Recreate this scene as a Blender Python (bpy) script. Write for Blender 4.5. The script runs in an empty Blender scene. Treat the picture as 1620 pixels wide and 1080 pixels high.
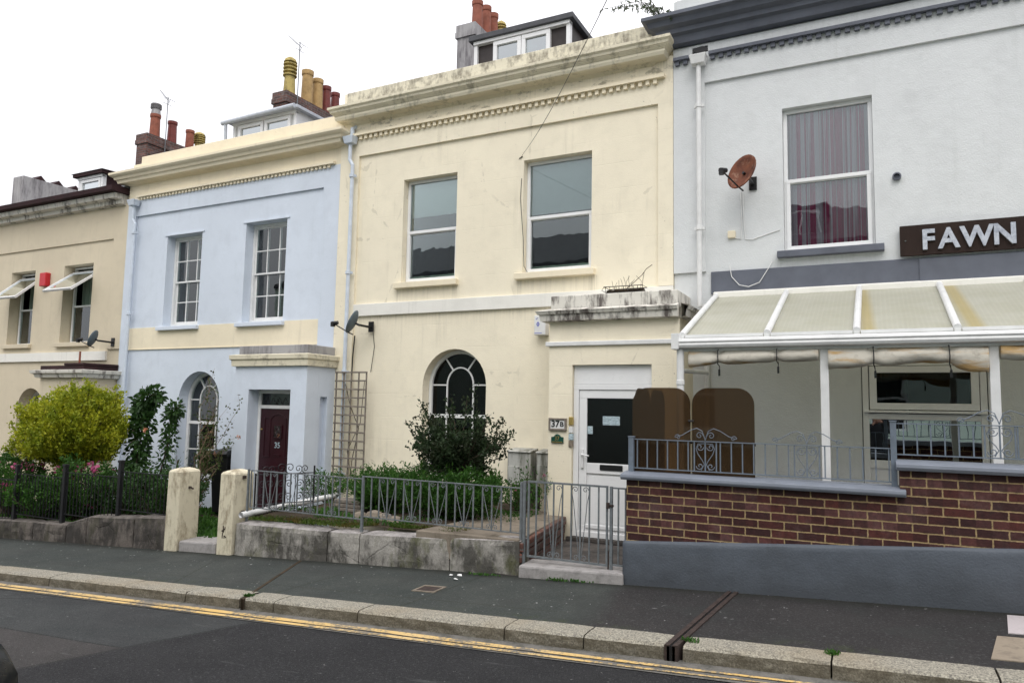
import bpy, bmesh, math, random
from mathutils import Vector, Matrix, noise
from mathutils.geometry import tessellate_polygon
random.seed(7)
S = bpy.context.scene
C = S.collection
PI = math.pi
# ------------------------------------------------------------------ camera
cam_d = bpy.data.cameras.new('camera'); cam = bpy.data.objects.new('camera', cam_d); C.objects.link(cam)
cam_d.sensor_width = 36.0; cam_d.sensor_fit = 'HORIZONTAL'; cam_d.lens = 25.3008
cam_d.clip_start = 0.05; cam_d.clip_end = 600
CAM_AXES = [[0.8924044, -0.0245362, -0.4505689], [0.4508519, 0.0897024, 0.88808], [0.018627, -0.9956663, 0.091113]]
cam.matrix_world = Matrix([[CAM_AXES[i][0], -CAM_AXES[i][1], -CAM_AXES[i][2], (0, -10, 0)[i]] for i in range(3)] + [[0, 0, 0, 1]])
S.camera = cam
S.render.resolution_x = 1024; S.render.resolution_y = 682
# ------------------------------------------------------------------ sky and light
w = bpy.data.worlds.new('World'); S.world = w; w.use_nodes = True
nt = w.node_tree; nt.nodes.clear()
out = nt.nodes.new('ShaderNodeOutputWorld'); bg = nt.nodes.new('ShaderNodeBackground')
sky = nt.nodes.new('ShaderNodeTexSky'); sky.sky_type = 'NISHITA'; sky.sun_disc = False
sky.sun_elevation = math.radians(52); sky.sun_rotation = math.radians(150); sky.dust_density = 4; sky.air_density = 1.5
hsv = nt.nodes.new('ShaderNodeHueSaturation'); hsv.inputs['Saturation'].default_value = 0.12; hsv.inputs['Value'].default_value = 1.0
tc = nt.nodes.new('ShaderNodeTexCoord'); cl = nt.nodes.new('ShaderNodeTexNoise')
cl.inputs['Scale'].default_value = 1.6; cl.inputs['Detail'].default_value = 5
ramp = nt.nodes.new('ShaderNodeValToRGB'); ramp.color_ramp.elements[0].position = .25; ramp.color_ramp.elements[1].position = .75
ramp.color_ramp.elements[0].color = (12.2, 12.2, 12.9, 1); ramp.color_ramp.elements[1].color = (14.6, 14.5, 15.0, 1)
mix = nt.nodes.new('ShaderNodeMix'); mix.data_type = 'RGBA'; mix.inputs[0].default_value = .82
L = nt.links.new
L(tc.outputs['Generated'], cl.inputs['Vector']); L(cl.outputs['Fac'], ramp.inputs[0])
L(sky.outputs[0], hsv.inputs['Color']); L(hsv.outputs[0], mix.inputs[6]); L(ramp.outputs[0], mix.inputs[7])
# an overcast sky is brighter overhead than at the horizon
sx = nt.nodes.new('ShaderNodeSeparateXYZ'); L(tc.outputs['Generated'], sx.inputs[0])
g1 = nt.nodes.new('ShaderNodeMapRange'); g1.inputs[1].default_value = -.1; g1.inputs[2].default_value = 1; g1.inputs[3].default_value = .50; g1.inputs[4].default_value = 1.46
L(sx.outputs[2], g1.inputs[0]); vm = nt.nodes.new('ShaderNodeVectorMath'); vm.operation = 'SCALE'
L(mix.outputs[2], vm.inputs[0]); L(g1.outputs[0], vm.inputs['Scale'])
L(vm.outputs[0], bg.inputs['Color']); bg.inputs['Strength'].default_value = 0.10
L(bg.outputs[0], out.inputs[0])
sd = bpy.data.lights.new('sun', 'SUN'); sd.energy = 0.9; sd.angle = math.radians(35); sd.color = (1, .965, .91)
sun = bpy.data.objects.new('sun', sd); C.objects.link(sun)
sun.rotation_euler = (math.radians(38), 0, math.radians(22)); sun.location = (0, -20, 30)
S.view_settings.view_transform = 'Standard'; S.view_settings.look = 'None'; S.view_settings.gamma = 1
S.view_settings.exposure = 0.26
S.render.engine = 'CYCLES'

# ------------------------------------------------------------------ material helpers
class NT:
    def __init__(s, name):
        s.m = bpy.data.materials.new(name); s.m.use_nodes = True
        s.t = s.m.node_tree; s.n = s.t.nodes; s.n.clear()
        s.o = s.n.new('ShaderNodeOutputMaterial')
        g = s.n.new('ShaderNodeNewGeometry'); s.geo = g
        s.P = g.outputs['Position']
    def put(s, sock, v):
        if isinstance(v, bpy.types.NodeSocket): s.t.links.new(v, sock)
        elif v is not None:
            if isinstance(v, tuple) and sock.type == 'RGBA' and len(v) == 3: v = v + (1,)
            sock.default_value = v
    def math(s, op, a, b=None, c=None, clamp=False):
        n = s.n.new('ShaderNodeMath'); n.operation = op; n.use_clamp = clamp
        s.put(n.inputs[0], a)
        if b is not None: s.put(n.inputs[1], b)
        if c is not None: s.put(n.inputs[2], c)
        return n.outputs[0]
    def xyz(s):
        n = s.n.new('ShaderNodeSeparateXYZ'); s.put(n.inputs[0], s.P); return n.outputs
    def map(s, scale=(1, 1, 1), loc=(0, 0, 0)):
        n = s.n.new('ShaderNodeMapping'); s.put(n.inputs[0], s.P)
        n.inputs['Scale'].default_value = scale; n.inputs['Location'].default_value = loc
        return n.outputs[0]
    def noise(s, scale, detail=4, rough=.55, vec=None):
        n = s.n.new('ShaderNodeTexNoise'); s.put(n.inputs['Vector'], vec or s.P)
        n.inputs['Scale'].default_value = scale; n.inputs['Detail'].default_value = detail; n.inputs['Roughness'].default_value = rough
        return n.outputs['Fac']
    def vor(s, scale, vec=None, feat='F1'):
        n = s.n.new('ShaderNodeTexVoronoi'); n.feature = feat; s.put(n.inputs['Vector'], vec or s.P)
        n.inputs['Scale'].default_value = scale; return n.outputs['Distance']
    def step(s, v, lo, hi):
        n = s.n.new('ShaderNodeMapRange'); s.put(n.inputs[0], v); n.inputs[1].default_value = lo; n.inputs[2].default_value = hi
        return n.outputs[0]
    def mix(s, f, a, b, mode='MIX'):
        n = s.n.new('ShaderNodeMix'); n.data_type = 'RGBA'; n.blend_type = mode
        s.put(n.inputs[0], f); s.put(n.inputs[6], a); s.put(n.inputs[7], b); return n.outputs[2]
    def bump(s, h, strength=.3, dist=.01, normal=None):
        n = s.n.new('ShaderNodeBump'); n.inputs['Strength'].default_value = strength; n.inputs['Distance'].default_value = dist
        s.put(n.inputs['Height'], h)
        if normal is not None: s.put(n.inputs['Normal'], normal)
        return n.outputs[0]
    def bsdf(s, col, rough=.7, normal=None, metal=0, spec=.4):
        n = s.n.new('ShaderNodeBsdfPrincipled'); s.put(n.inputs['Base Color'], col); s.put(n.inputs['Roughness'], rough)
        n.inputs['Metallic'].default_value = metal; n.inputs['Specular IOR Level'].default_value = spec
        if normal is not None: s.put(n.inputs['Normal'], normal)
        return n.outputs[0]
    def end(s, sh): s.t.links.new(sh, s.o.inputs['Surface']); return s.m

def shade(c, k): return tuple(min(1, x * k) for x in c)
MATS = {}
def stucco(name, col, dirt_and_shade=(.16, .14, .10), streak=.25, patch=None, patch_z=None, joints=False, rough=.8, speck=.3, bumps=.35, sills=()):
    t = NT(name)
    big = t.noise(.55, 3); mid = t.noise(3.2, 5, .6)
    c = t.mix(t.step(big, .3, .7), shade(col, .95), shade(col, 1.03))
    c = t.mix(t.math('MULTIPLY', t.step(mid, .48, .72), .45), c, shade(col, .84))
    c = t.mix(t.math('MULTIPLY', t.step(t.noise(1.1, 6, .7, t.map((1, 1, .8), (4, 4, 1))), .56, .6), .3), c, shade(col, 1.08))
    # rain streaks
    st = t.noise(1, 4, .6, t.map((9, 9, .55)))
    stm = t.math('MULTIPLY', t.step(st, .56, .74), t.step(t.noise(.8, 2), .42, .66))
    c = t.mix(t.math('MULTIPLY', stm, streak), c, dirt_and_shade)
    # small specks and scuffs
    sp = t.math('MULTIPLY', t.step(t.noise(38, 2, .5), .68, .74), t.step(t.noise(1.7, 3), .52, .68))
    c = t.mix(t.math('MULTIPLY', sp, speck), c, dirt_and_shade)
    x, y, z = t.xyz()
    if patch:
        zlo, zhi, amt = patch
        zz = t.math('MULTIPLY', t.step(z, zlo - .06, zlo + .02), t.math('SUBTRACT', 1, t.step(z, zhi, zhi + .05)))
        pn = t.step(t.noise(2.6, 8, .72, t.map((1, 1, 2.6))), .53, .60)
        c = t.mix(t.math('MULTIPLY', t.math('MULTIPLY', zz, pn), amt), c, dirt_and_shade)
    # drip marks below the ends of sills and ledges
    for sx0, sx1, sz, sl in sills:
        mx = t.math('MULTIPLY', t.step(x, sx0 - .06, sx0 + .02), t.math('SUBTRACT', 1, t.step(x, sx1 - .02, sx1 + .06)))
        ends = t.math('MAXIMUM', t.math('SUBTRACT', 1, t.step(t.math('ABSOLUTE', t.math('SUBTRACT', x, sx0)), .02, .14)), t.math('SUBTRACT', 1, t.step(t.math('ABSOLUTE', t.math('SUBTRACT', x, sx1)), .02, .14)))
        mz = t.math('MULTIPLY', t.step(z, sz - sl, sz), t.math('SUBTRACT', 1, t.step(z, sz, sz + .01)))
        dn = t.step(t.noise(1, 5, .7, t.map((24, 24, .8))), .42, .66)
        c = t.mix(t.math('MULTIPLY', t.math('MULTIPLY', t.math('MULTIPLY', mx, mz), t.math('MULTIPLY', t.math('ADD', .35, ends), dn)), .5), c, dirt_and_shade)
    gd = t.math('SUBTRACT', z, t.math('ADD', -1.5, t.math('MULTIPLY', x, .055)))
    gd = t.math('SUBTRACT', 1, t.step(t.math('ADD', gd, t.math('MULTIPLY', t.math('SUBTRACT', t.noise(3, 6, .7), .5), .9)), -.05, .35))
    c = t.mix(t.math('MULTIPLY', gd, .45), c, dirt_and_shade)  # grime at the wall foot, painting contact shading into the colour
    n = t.math('ADD', z, t.math('MULTIPLY', t.noise(2.4, 5), .55))
    h = t.math('ADD', t.noise(55, 3), t.math('MULTIPLY', t.noise(7, 4), 1.6))
    hh = h
    if joints:
        fz = t.math('ABSOLUTE', t.math('SUBTRACT', t.math('FRACT', t.math('MULTIPLY', z, 2.6)), .5))
        ln = t.math('SUBTRACT', 1, t.step(fz, 0, .018))
        ln = t.math('MULTIPLY', ln, t.step(t.noise(1.3, 3), .4, .62))
        hh = t.math('SUBTRACT', h, t.math('MULTIPLY', ln, 1.0))
        c = t.mix(t.math('MULTIPLY', ln, .16), c, shade(col, .6))
        # hair cracks
        ck = t.vor(.9, t.map((1, 1, .7)), 'DISTANCE_TO_EDGE')
        nz = t.noise(6, 4)
        ck2 = t.math('SUBTRACT', 1, t.step(t.math('ADD', ck, t.math('MULTIPLY', t.math('SUBTRACT', nz, .5), .12)), 0, .0025))
        ck2 = t.math('MULTIPLY', ck2, t.step(t.noise(.7, 2), .50, .58))
        c = t.mix(t.math('MULTIPLY', ck2, .20), c, dirt_and_shade)
    return t.end(t.bsdf(c, rough, t.bump(hh, bumps, .006), spec=.25))

def stained(name, col, dark=(.05, .045, .04), amt=.9, lo=.45, hi=.6, vert=.5, fine=3.0):
    t = NT(name)
    a = t.noise(fine, 8, .7, t.map((1, 1, vert)))
    b = t.noise(fine * 5, 5, .65, t.map((1, 1, vert * .4)))
    m = t.step(t.math('ADD', t.math('MULTIPLY', a, .7), t.math('MULTIPLY', b, .3)), lo, hi)
    c = t.mix(t.step(t.noise(.9, 3), .3, .7), shade(col, .85), col)
    c = t.mix(t.math('MULTIPLY', m, amt), c, dark)
    return t.end(t.bsdf(c, .85, t.bump(t.math('ADD', t.noise(40, 4), t.math('MULTIPLY', a, 3)), .4, .008), spec=.2))

def plain(name, col, rough=.45, metal=0, var=.12, scale=9, bump=.1, spec=.4):
    t = NT(name)
    n = t.noise(scale, 5, .6)
    c = t.mix(t.step(n, .35, .7), shade(col, 1 + var * .3), shade(col, 1 - var))
    r = t.step(t.noise(scale * 2, 3), 0, 1); r = t.math('ADD', t.math('MULTIPLY', r, .2), rough - .1)
    return t.end(t.bsdf(c, r, t.bump(t.noise(scale * 6, 3), bump, .002), metal, spec))

def brick(name, c1, c2, mort, bw=.225, bh=.075, ms=.009, off=(0, 0), weather=.2):
    t = NT(name)
    x, y, z = t.xyz()
    u = t.math('ADD', t.math('ADD', x, y), off[0])
    cb = t.n.new('ShaderNodeCombineXYZ'); t.put(cb.inputs[0], t.math('ADD', u, t.math('MULTIPLY', t.math('SUBTRACT', t.noise(26, 4, .7), .5), .016)))
    t.put(cb.inputs[1], t.math('ADD', t.math('ADD', z, off[1]), t.math('MULTIPLY', t.math('SUBTRACT', t.noise(24, 4, .7), .5), .014)))
    b = t.n.new('ShaderNodeTexBrick'); t.put(b.inputs['Vector'], cb.outputs[0])
    b.inputs['Scale'].default_value = 1; b.inputs['Brick Width'].default_value = bw; b.inputs['Row Height'].default_value = bh
    b.inputs['Mortar Size'].default_value = ms; b.inputs['Mortar Smooth'].default_value = .25; b.inputs['Bias'].default_value = 0
    t.put(b.inputs['Color1'], c1); t.put(b.inputs['Color2'], c2); t.put(b.inputs['Mortar'], mort)
    # per-brick variation
    fl = t.n.new('ShaderNodeVectorMath'); fl.operation = 'SNAP'
    row = t.math('FLOOR', t.math('DIVIDE', t.math('ADD', z, off[1]), bh))
    col = t.math('FLOOR', t.math('ADD', t.math('DIVIDE', u, bw), t.math('MULTIPLY', t.math('FRACT', t.math('MULTIPLY', row, .5)), -1)))
    c3 = t.n.new('ShaderNodeCombineXYZ'); t.put(c3.inputs[0], col); t.put(c3.inputs[1], row)
    wn = t.n.new('ShaderNodeTexWhiteNoise'); t.put(wn.inputs['Vector'], c3.outputs[0])
    v = wn.outputs['Value']
    c = t.mix(t.math('MULTIPLY', t.step(v, .55, 1), .75), b.outputs['Color'], (c1[0] + .035, c1[1] + .030, c1[2] + .032), 'MIX')
    c = t.mix(t.math('MULTIPLY', t.step(t.math('FRACT', t.math('MULTIPLY', v, 7.3)), .6, .7), .5), c, shade(c2, .7))
    c = t.mix(b.outputs['Fac'], c, mort)
    c = t.mix(t.math('MULTIPLY', t.step(t.noise(4.5, 7, .7), .52, .72), weather), c, (.22, .2, .19))
    c = t.mix(.75, c, t.mix(t.step(t.noise(22, 6, .75), .35, .65), (.45, .45, .45), (1.35, 1.3, 1.3)), 'MULTIPLY')
    h = t.math('SUBTRACT', t.math('MULTIPLY', t.noise(45, 4), .4), b.outputs['Fac'])
    return t.end(t.bsdf(c, .62, t.bump(h, .7, .008), spec=.35))

def glass(name, tint=(.62, .7, .68), k=1.9, rough=0.0):
    t = NT(name)
    f = t.n.new('ShaderNodeFresnel'); f.inputs['IOR'].default_value = 1.5
    wob = t.bump(t.noise(2.2, 2), .03, .05)
    t.put(f.inputs['Normal'], wob)
    fac = t.math('MULTIPLY', f.outputs[0], k, clamp=True)
    tr = t.n.new('ShaderNodeBsdfTransparent'); t.put(tr.inputs[0], tint)
    gl = t.n.new('ShaderNodeBsdfGlossy'); gl.inputs['Roughness'].default_value = rough; t.put(gl.inputs['Normal'], wob)
    gl.inputs['Color'].default_value = (.9, .95, .96, 1)
    ms = t.n.new('ShaderNodeMixShader'); t.put(ms.inputs[0], fac); t.put(ms.inputs[1], tr.outputs[0]); t.put(ms.inputs[2], gl.outputs[0])
    return t.end(ms.outputs[0])

def leafm(name, c1, c2, c3=None, trans=.35, rough=.5):
    t = NT(name)
    r = t.geo.outputs['Random Per Island']
    c = t.mix(t.step(r, 0, 1), c1, c2)
    if c3: c = t.mix(t.math('MULTIPLY', t.step(t.noise(3.5, 3), .48, .62), .8), c, c3)
    c = t.mix(t.step(t.noise(60, 2), .2, .8), shade(c1, .7), c)
    bs = t.bsdf(c, rough, spec=.35)
    tl = t.n.new('ShaderNodeBsdfTranslucent'); t.put(tl.inputs[0], c)
    ms = t.n.new('ShaderNodeMixShader'); ms.inputs[0].default_value = trans
    t.put(ms.inputs[1], bs); t.put(ms.inputs[2], tl.outputs[0])
    return t.end(ms.outputs[0])

# ------------------------------------------------------------------ mesh helpers
LOC = {}
class MB:
    def __init__(s): s.v = []; s.f = []
    def add(s, vs, fs):
        o = len(s.v); s.v += [tuple(p) for p in vs]; s.f += [tuple(i + o for i in f) for f in fs]; return s
    def box(s, x0, x1, y0, y1, z0, z1):
        x0, x1 = sorted((x0, x1)); y0, y1 = sorted((y0, y1)); z0, z1 = sorted((z0, z1))
        return s.add([(x0, y0, z0), (x1, y0, z0), (x1, y1, z0), (x0, y1, z0), (x0, y0, z1), (x1, y0, z1), (x1, y1, z1), (x0, y1, z1)],
                     [(0, 3, 2, 1), (4, 5, 6, 7), (0, 1, 5, 4), (1, 2, 6, 5), (2, 3, 7, 6), (3, 0, 4, 7)])
    def hexa(s, p):  # 4 bottom + 4 top
        return s.add(p, [(0, 3, 2, 1), (4, 5, 6, 7), (0, 1, 5, 4), (1, 2, 6, 5), (2, 3, 7, 6), (3, 0, 4, 7)])
    def loft(s, loops, cap=True, closed=True):
        n = len(loops[0]); vs = [p for l in loops for p in l]; fs = []
        for i in range(len(loops) - 1):
            for j in range(n if closed else n - 1):
                k = (j + 1) % n
                fs.append((i * n + j, i * n + k, (i + 1) * n + k, (i + 1) * n + j))
        if cap: fs.append(tuple(range(n))[::-1]); fs.append(tuple((len(loops) - 1) * n + j for j in range(n)))
        return s.add(vs, fs)
    def exx(s, prof, x0, x1):    # (y,z) profile along x
        return s.loft([[(x0, y, z) for y, z in prof], [(x1, y, z) for y, z in prof]])
    def exy(s, prof, y0, y1):    # (x,z) profile along y
        return s.loft([[(x, y0, z) for x, z in prof], [(x, y1, z) for x, z in prof]])
    def exz(s, prof, z0, z1):    # (x,y) profile along z
        return s.loft([[(x, y, z0) for x, y in prof], [(x, y, z1) for x, y in prof]])
    def cornice(s, prof, x0, x1, yw, left=True, right=True):
        # profile of (out, z); mitred returns at the ends
        Lp = []
        for o, z in prof: Lp.append((o, z))
        rows = [[(x0 - (o if left else 0), yw, z) for o, z in Lp], [(x0 - (o if left else 0), yw - o, z) for o, z in Lp],
                [(x1 + (o if right else 0), yw - o, z) for o, z in Lp], [(x1 + (o if right else 0), yw, z) for o, z in Lp]]
        return s.loft(rows, cap=False)
    def tube(s, pts, r, n=8, cap=True):
        pts = [Vector(p) for p in pts]; loops = []
        up = Vector((0, 0, 1)); last = None
        for i, p in enumerate(pts):
            d = (pts[min(i + 1, len(pts) - 1)] - pts[max(i - 1, 0)]).normalized()
            if last is None:
                a = d.cross(up if abs(d.z) < .95 else Vector((1, 0, 0))).normalized()
            else:
                a = (last - d * last.dot(d)).normalized()
            last = a; b = d.cross(a)
            rr = r[i] if isinstance(r, (list, tuple)) else r
            loops.append([tuple(p + (a * math.cos(t * 2 * PI / n) + b * math.sin(t * 2 * PI / n)) * rr) for t in range(n)])
        return s.loft(loops, cap)
    def lathe(s, c, prof, n=20):
        return s.loft([[(c[0] + r * math.cos(t * 2 * PI / n), c[1] + r * math.sin(t * 2 * PI / n), c[2] + z) for t in range(n)] for r, z in prof])
    def plate(s, outline, holes, y0, y1, ax='y'):
        """flat plate with holes; 2-D points are (x,z) for ax 'y', (y,z) for ax 'x'"""
        def P(p, d): return (p[0], d, p[1]) if ax == 'y' else (d, p[0], p[1])
        loops = [outline] + holes
        tris = tessellate_polygon([[Vector((p[0], p[1], 0)) for p in l] for l in loops])
        flat = [p for l in loops for p in l]
        for d in (y0, y1): s.add([P(p, d) for p in flat], [tuple(t) for t in tris])
        for l in loops:
            n = len(l)
            s.add([P(p, y0) for p in l] + [P(p, y1) for p in l], [(i, (i + 1) % n, n + (i + 1) % n, n + i) for i in range(n)])
        return s
    def strip(s, path, w, y0, y1, closed=False):
        """bar of width w along a path in the xz plane"""
        n = len(path); a = []; b = []
        for i, p in enumerate(path):
            q0 = path[(i - 1) % n] if (closed or i > 0) else p
            q1 = path[(i + 1) % n] if (closed or i < n - 1) else p
            d = Vector((q1[0] - q0[0], q1[1] - q0[1])).normalized()
            k = w / 2
            if closed or 0 < i < n - 1:
                d1 = Vector((p[0] - q0[0], p[1] - q0[1])).normalized(); k = k / max(.5, d.dot(d1))
            a.append((p[0] - d.y * k, p[1] + d.x * k)); b.append((p[0] + d.y * k, p[1] - d.x * k))
        m = n if closed else n - 1
        vs = [(x, y0, z) for x, z in a] + [(x, y0, z) for x, z in b] + [(x, y1, z) for x, z in a] + [(x, y1, z) for x, z in b]
        fs = []
        for i in range(m):
            j = (i + 1) % n
            fs += [(i, j, n + j, n + i), (2 * n + j, 2 * n + i, 3 * n + i, 3 * n + j), (i, 2 * n + i, 2 * n + j, j), (n + j, 3 * n + j, 3 * n + i, n + i)]
        if not closed: fs += [(0, n, 3 * n, 2 * n), (n - 1, 3 * n - 1, 4 * n - 1, 2 * n - 1)]
        return s.add(vs, fs)
    def build(s, name, mat, parent=None, bevel=0, smooth=False, loc=None):
        o0 = Vector(LOC[parent.name]) if parent else Vector(loc or (0, 0, 0))
        me = bpy.data.meshes.new(name); me.from_pydata([tuple(Vector(p) - o0) for p in s.v], [], s.f)
        bm = bmesh.new(); bm.from_mesh(me); bmesh.ops.remove_doubles(bm, verts=bm.verts, dist=1e-5)
        bmesh.ops.recalc_face_normals(bm, faces=bm.faces); bm.to_mesh(me); bm.free()
        ob = bpy.data.objects.new(name, me); C.objects.link(ob)
        me.materials.append(mat)
        if parent: ob.parent = parent
        else: ob.location = o0
        LOC[ob.name] = tuple(o0)
        if smooth:
            me.shade_smooth() if hasattr(me, 'shade_smooth') else None
            for p in me.polygons: p.use_smooth = True
        if bevel:
            b = ob.modifiers.new('bevel', 'BEVEL'); b.width = bevel; b.segments = 2; b.limit_method = 'ANGLE'; b.angle_limit = math.radians(40)
            b.harden_normals = False
        return ob
def tag(o, label, cat, group=None, kind=None):
    o['label'] = label; o['category'] = cat
    if group: o['group'] = group
    if kind: o['kind'] = kind
    return o
def empty(name, loc, label, cat, group=None):
    e = bpy.data.objects.new(name, None); C.objects.link(e); e.location = loc; e.empty_display_size = .2
    LOC[e.name] = tuple(loc); return tag(e, label, cat, group)
def struct(o): o['kind'] = 'structure'; return o
def rect(x0, x1, z0, z1): return [(x0, z0), (x1, z0), (x1, z1), (x0, z1)]
def archpts(x0, x1, zb, ztop, n=20):
    r = (x1 - x0) / 2; cx = (x0 + x1) / 2; zs = ztop - r
    return [(x0, zb), (x1, zb)] + [(cx + r * math.cos(a * PI / n), zs + r * math.sin(a * PI / n)) for a in range(n + 1)]
def text(body, size, loc, depth, mat, name, parent=None, off=0, rz=0, align='CENTER', xs=1):
    cu = bpy.data.curves.new('t', 'FONT'); cu.body = body; cu.size = size; cu.extrude = depth; cu.offset = off; cu.align_x = align; cu.align_y = 'CENTER'
    cu.bevel_depth = 0
    ob = bpy.data.objects.new('t', cu); C.objects.link(ob); bpy.context.view_layer.update()
    me = bpy.data.meshes.new_from_object(ob.evaluated_get(bpy.context.evaluated_depsgraph_get())); bpy.data.objects.remove(ob)
    M = Matrix.Translation(loc) @ Matrix.Rotation(rz, 4, 'Z') @ Matrix.Rotation(PI / 2, 4, 'X') @ Matrix.Diagonal((xs, 1, 1, 1))
    o0 = Vector(LOC[parent.name]) if parent else Vector(loc)
    me.transform(Matrix.Translation(-o0) @ M); me.materials.clear(); me.materials.append(mat)
    o = bpy.data.objects.new(name, me); C.objects.link(o)
    if parent: o.parent = parent
    else: o.location = o0
    LOC[o.name] = tuple(o0)
    return o
def gz(x, y=-3.0, off=0): return -1.58 + .055 * x + .02 * (y + 3) + off

# ------------------------------------------------------------------ materials
M = {}
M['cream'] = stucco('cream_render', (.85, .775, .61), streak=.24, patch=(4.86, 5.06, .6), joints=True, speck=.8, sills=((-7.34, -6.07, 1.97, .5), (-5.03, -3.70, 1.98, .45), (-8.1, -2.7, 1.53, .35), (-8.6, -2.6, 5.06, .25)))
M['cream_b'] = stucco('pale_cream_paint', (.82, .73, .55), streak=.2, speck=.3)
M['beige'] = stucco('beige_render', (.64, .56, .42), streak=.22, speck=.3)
M['blue'] = stucco('pale_blue_render', (.63, .685, .765), dirt_and_shade=(.42, .50, .52), streak=.3, speck=.15, sills=((-13.35, -12.15, 1.44, .6), (-11.07, -9.85, 1.44, .6)))
M['fawn'] = stucco('pale_grey_render', (.665, .68, .682), dirt_and_shade=(.38, .40, .37), streak=.22, speck=.3, bumps=.7, sills=((-1.15, .13, 2.02, .3), (-2.5, 4.5, 5.2, .3)))
M['white_band'] = stucco('off_white_paint', (.80, .78, .72), streak=.2, speck=.3)
M['weathered_cream'] = stained('weathered_cream_paint', (.74, .69, .55), (.17, .15, .12), .75, .46, .58, .8, 4)
M['weathered_white'] = stained('weathered_white_paint', (.74, .71, .64), (.07, .055, .05), .9, .50, .60, .35, 3.2)
M['cornice_cream'] = stained('weathered_cornice_cream', (.76, .70, .54), (.16, .14, .10), .6, .52, .64, 1.0, 4)
M['grey_lead'] = stained('grey_weathered_cement', (.40, .39, .39), (.10, .09, .10), .8, .46, .62, .3, 2.5)
M['slate_grey'] = plain('dark_grey_blue_masonry_paint', (.115, .125, .155), .6, var=.2, scale=3, bump=.3)
M['plinth'] = stucco('painted_plinth_grey', (.102, .116, .138), dirt_and_shade=(.04, .04, .04), streak=.4, speck=.2, rough=.55, bumps=.6)
M['coping'] = plain('coping_grey_paint', (.19, .21, .25), .5, var=.15, scale=5, bump=.3)
M['brick'] = brick('dark_purple_brick', (.078, .020, .016), (.036, .012, .012), (.34, .25, .125), ms=.0065, off=(.06, .004), weather=.15)
M['stackbrick'] = brick('old_stack_brick', (.16, .06, .04), (.08, .045, .038), (.13, .12, .11), weather=.6)
M['stonewall'] = None
M['stonetop'] = stained('pale_worn_stone', (.36, .34, .33), (.07, .065, .06), .6, .48, .68, 1, 5)
M['stonedark'] = stained('dark_stone', (.115, .10, .09), (.022, .022, .022), .85, .42, .62, .5, 2.6)
def stonem(name, base, dark, moss, top, amt=.85):
    t = NT(name)
    a = t.noise(1.7, 7, .7, t.map((1, 1, .6))); b = t.noise(9, 7, .75, t.map((1, 1, .45))); f = t.noise(38, 5, .7)
    s_ = t.math('ADD', t.math('MULTIPLY', a, .6), t.math('ADD', t.math('MULTIPLY', b, .3), t.math('MULTIPLY', f, .1)))
    c = t.mix(t.step(f, .35, .65), shade(base, .8), shade(base, 1.15))
    c = t.mix(t.math('MULTIPLY', t.step(s_, .445, .53), amt), c, dark)
    c = t.mix(t.math('MULTIPLY', t.step(t.noise(3.1, 6, .7, t.map((1, 1, .5), (5, 0, 2))), .54, .66), .6), c, moss)
    ck = t.vor(1.6, None, 'DISTANCE_TO_EDGE'); ck = t.math('SUBTRACT', 1, t.step(t.math('ADD', ck, t.math('MULTIPLY', t.math('SUBTRACT', t.noise(5, 5), .5), .16)), 0, .008))
    ck = t.math('MULTIPLY', ck, t.step(t.noise(1.1, 2), .47, .55)); c = t.mix(t.math('MULTIPLY', ck, .3), c, shade(dark, .6))
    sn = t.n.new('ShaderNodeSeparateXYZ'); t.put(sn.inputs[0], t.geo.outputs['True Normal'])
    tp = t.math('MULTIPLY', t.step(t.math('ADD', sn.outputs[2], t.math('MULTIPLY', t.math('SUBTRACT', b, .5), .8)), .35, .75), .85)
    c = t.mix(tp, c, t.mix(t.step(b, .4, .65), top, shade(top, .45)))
    h = t.math('ADD', t.math('MULTIPLY', b, 2), t.math('SUBTRACT', f, ck))
    return t.end(t.bsdf(c, .88, t.bump(h, .6, .012), spec=.2))
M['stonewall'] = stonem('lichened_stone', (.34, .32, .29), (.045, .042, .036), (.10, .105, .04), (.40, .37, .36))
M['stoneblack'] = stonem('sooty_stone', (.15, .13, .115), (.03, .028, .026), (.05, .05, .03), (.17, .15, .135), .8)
M['upvc'] = plain('white_upvc', (.80, .80, .80), .3, var=.05, scale=3, bump=.02)
M['woodwhite'] = plain('white_painted_wood', (.74, .74, .73), .45, var=.1, scale=8)
M['white_metal'] = plain('white_painted_metal', (.74, .74, .73), .4, var=.12, scale=5)
M['pipe_blue'] = plain('pale_blue_pipe_paint', (.60, .66, .74), .45, var=.12)
M['pipe_grey'] = plain('pale_grey_pipe_paint', (.50, .53, .58), .45, var=.15)
M['glass'] = glass('window_glass', (.86, .91, .90), 2.3)
M['glass_door'] = glass('frosted_dark_glass', (.10, .16, .16), .9, .32)
M['glass_black'] = glass('unlit_room_glass', (.20, .18, .18), .5)
M['glass_dark'] = glass('dark_glass', (.25, .33, .33), 1.3)
M['glass_bright'] = glass('mirror_glass', (.3, .38, .35), 9.0)
M['blind'] = plain('pale_roller_blind', (.78, .82, .82), .8, var=.04)
M['blind2'] = plain('grey_blind', (.55, .60, .62), .8, var=.04)
M['room'] = plain('unlit_room_walls', (.035, .033, .032), .9, var=.2)  # near-black so rooms read as unlit; their darkness is in the colour
M['sillpale'] = plain('pale_green_inner_sill', (.55, .62, .52), .6)
M['maroon'] = plain('dark_red_door_paint', (.028, .004, .008), .38, var=.25, scale=4, bump=.08)
M['maroonroof'] = stained('dark_red_brown_felt', (.045, .022, .024), (.02, .016, .016), .7, .45, .65, 1, 3)
M['slate'] = plain('roof_slate', (.07, .072, .08), .6, var=.3, scale=6, bump=.4)
M['clad'] = plain('dark_brown_cladding', (.032, .024, .022), .5, var=.3, scale=5)
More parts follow.
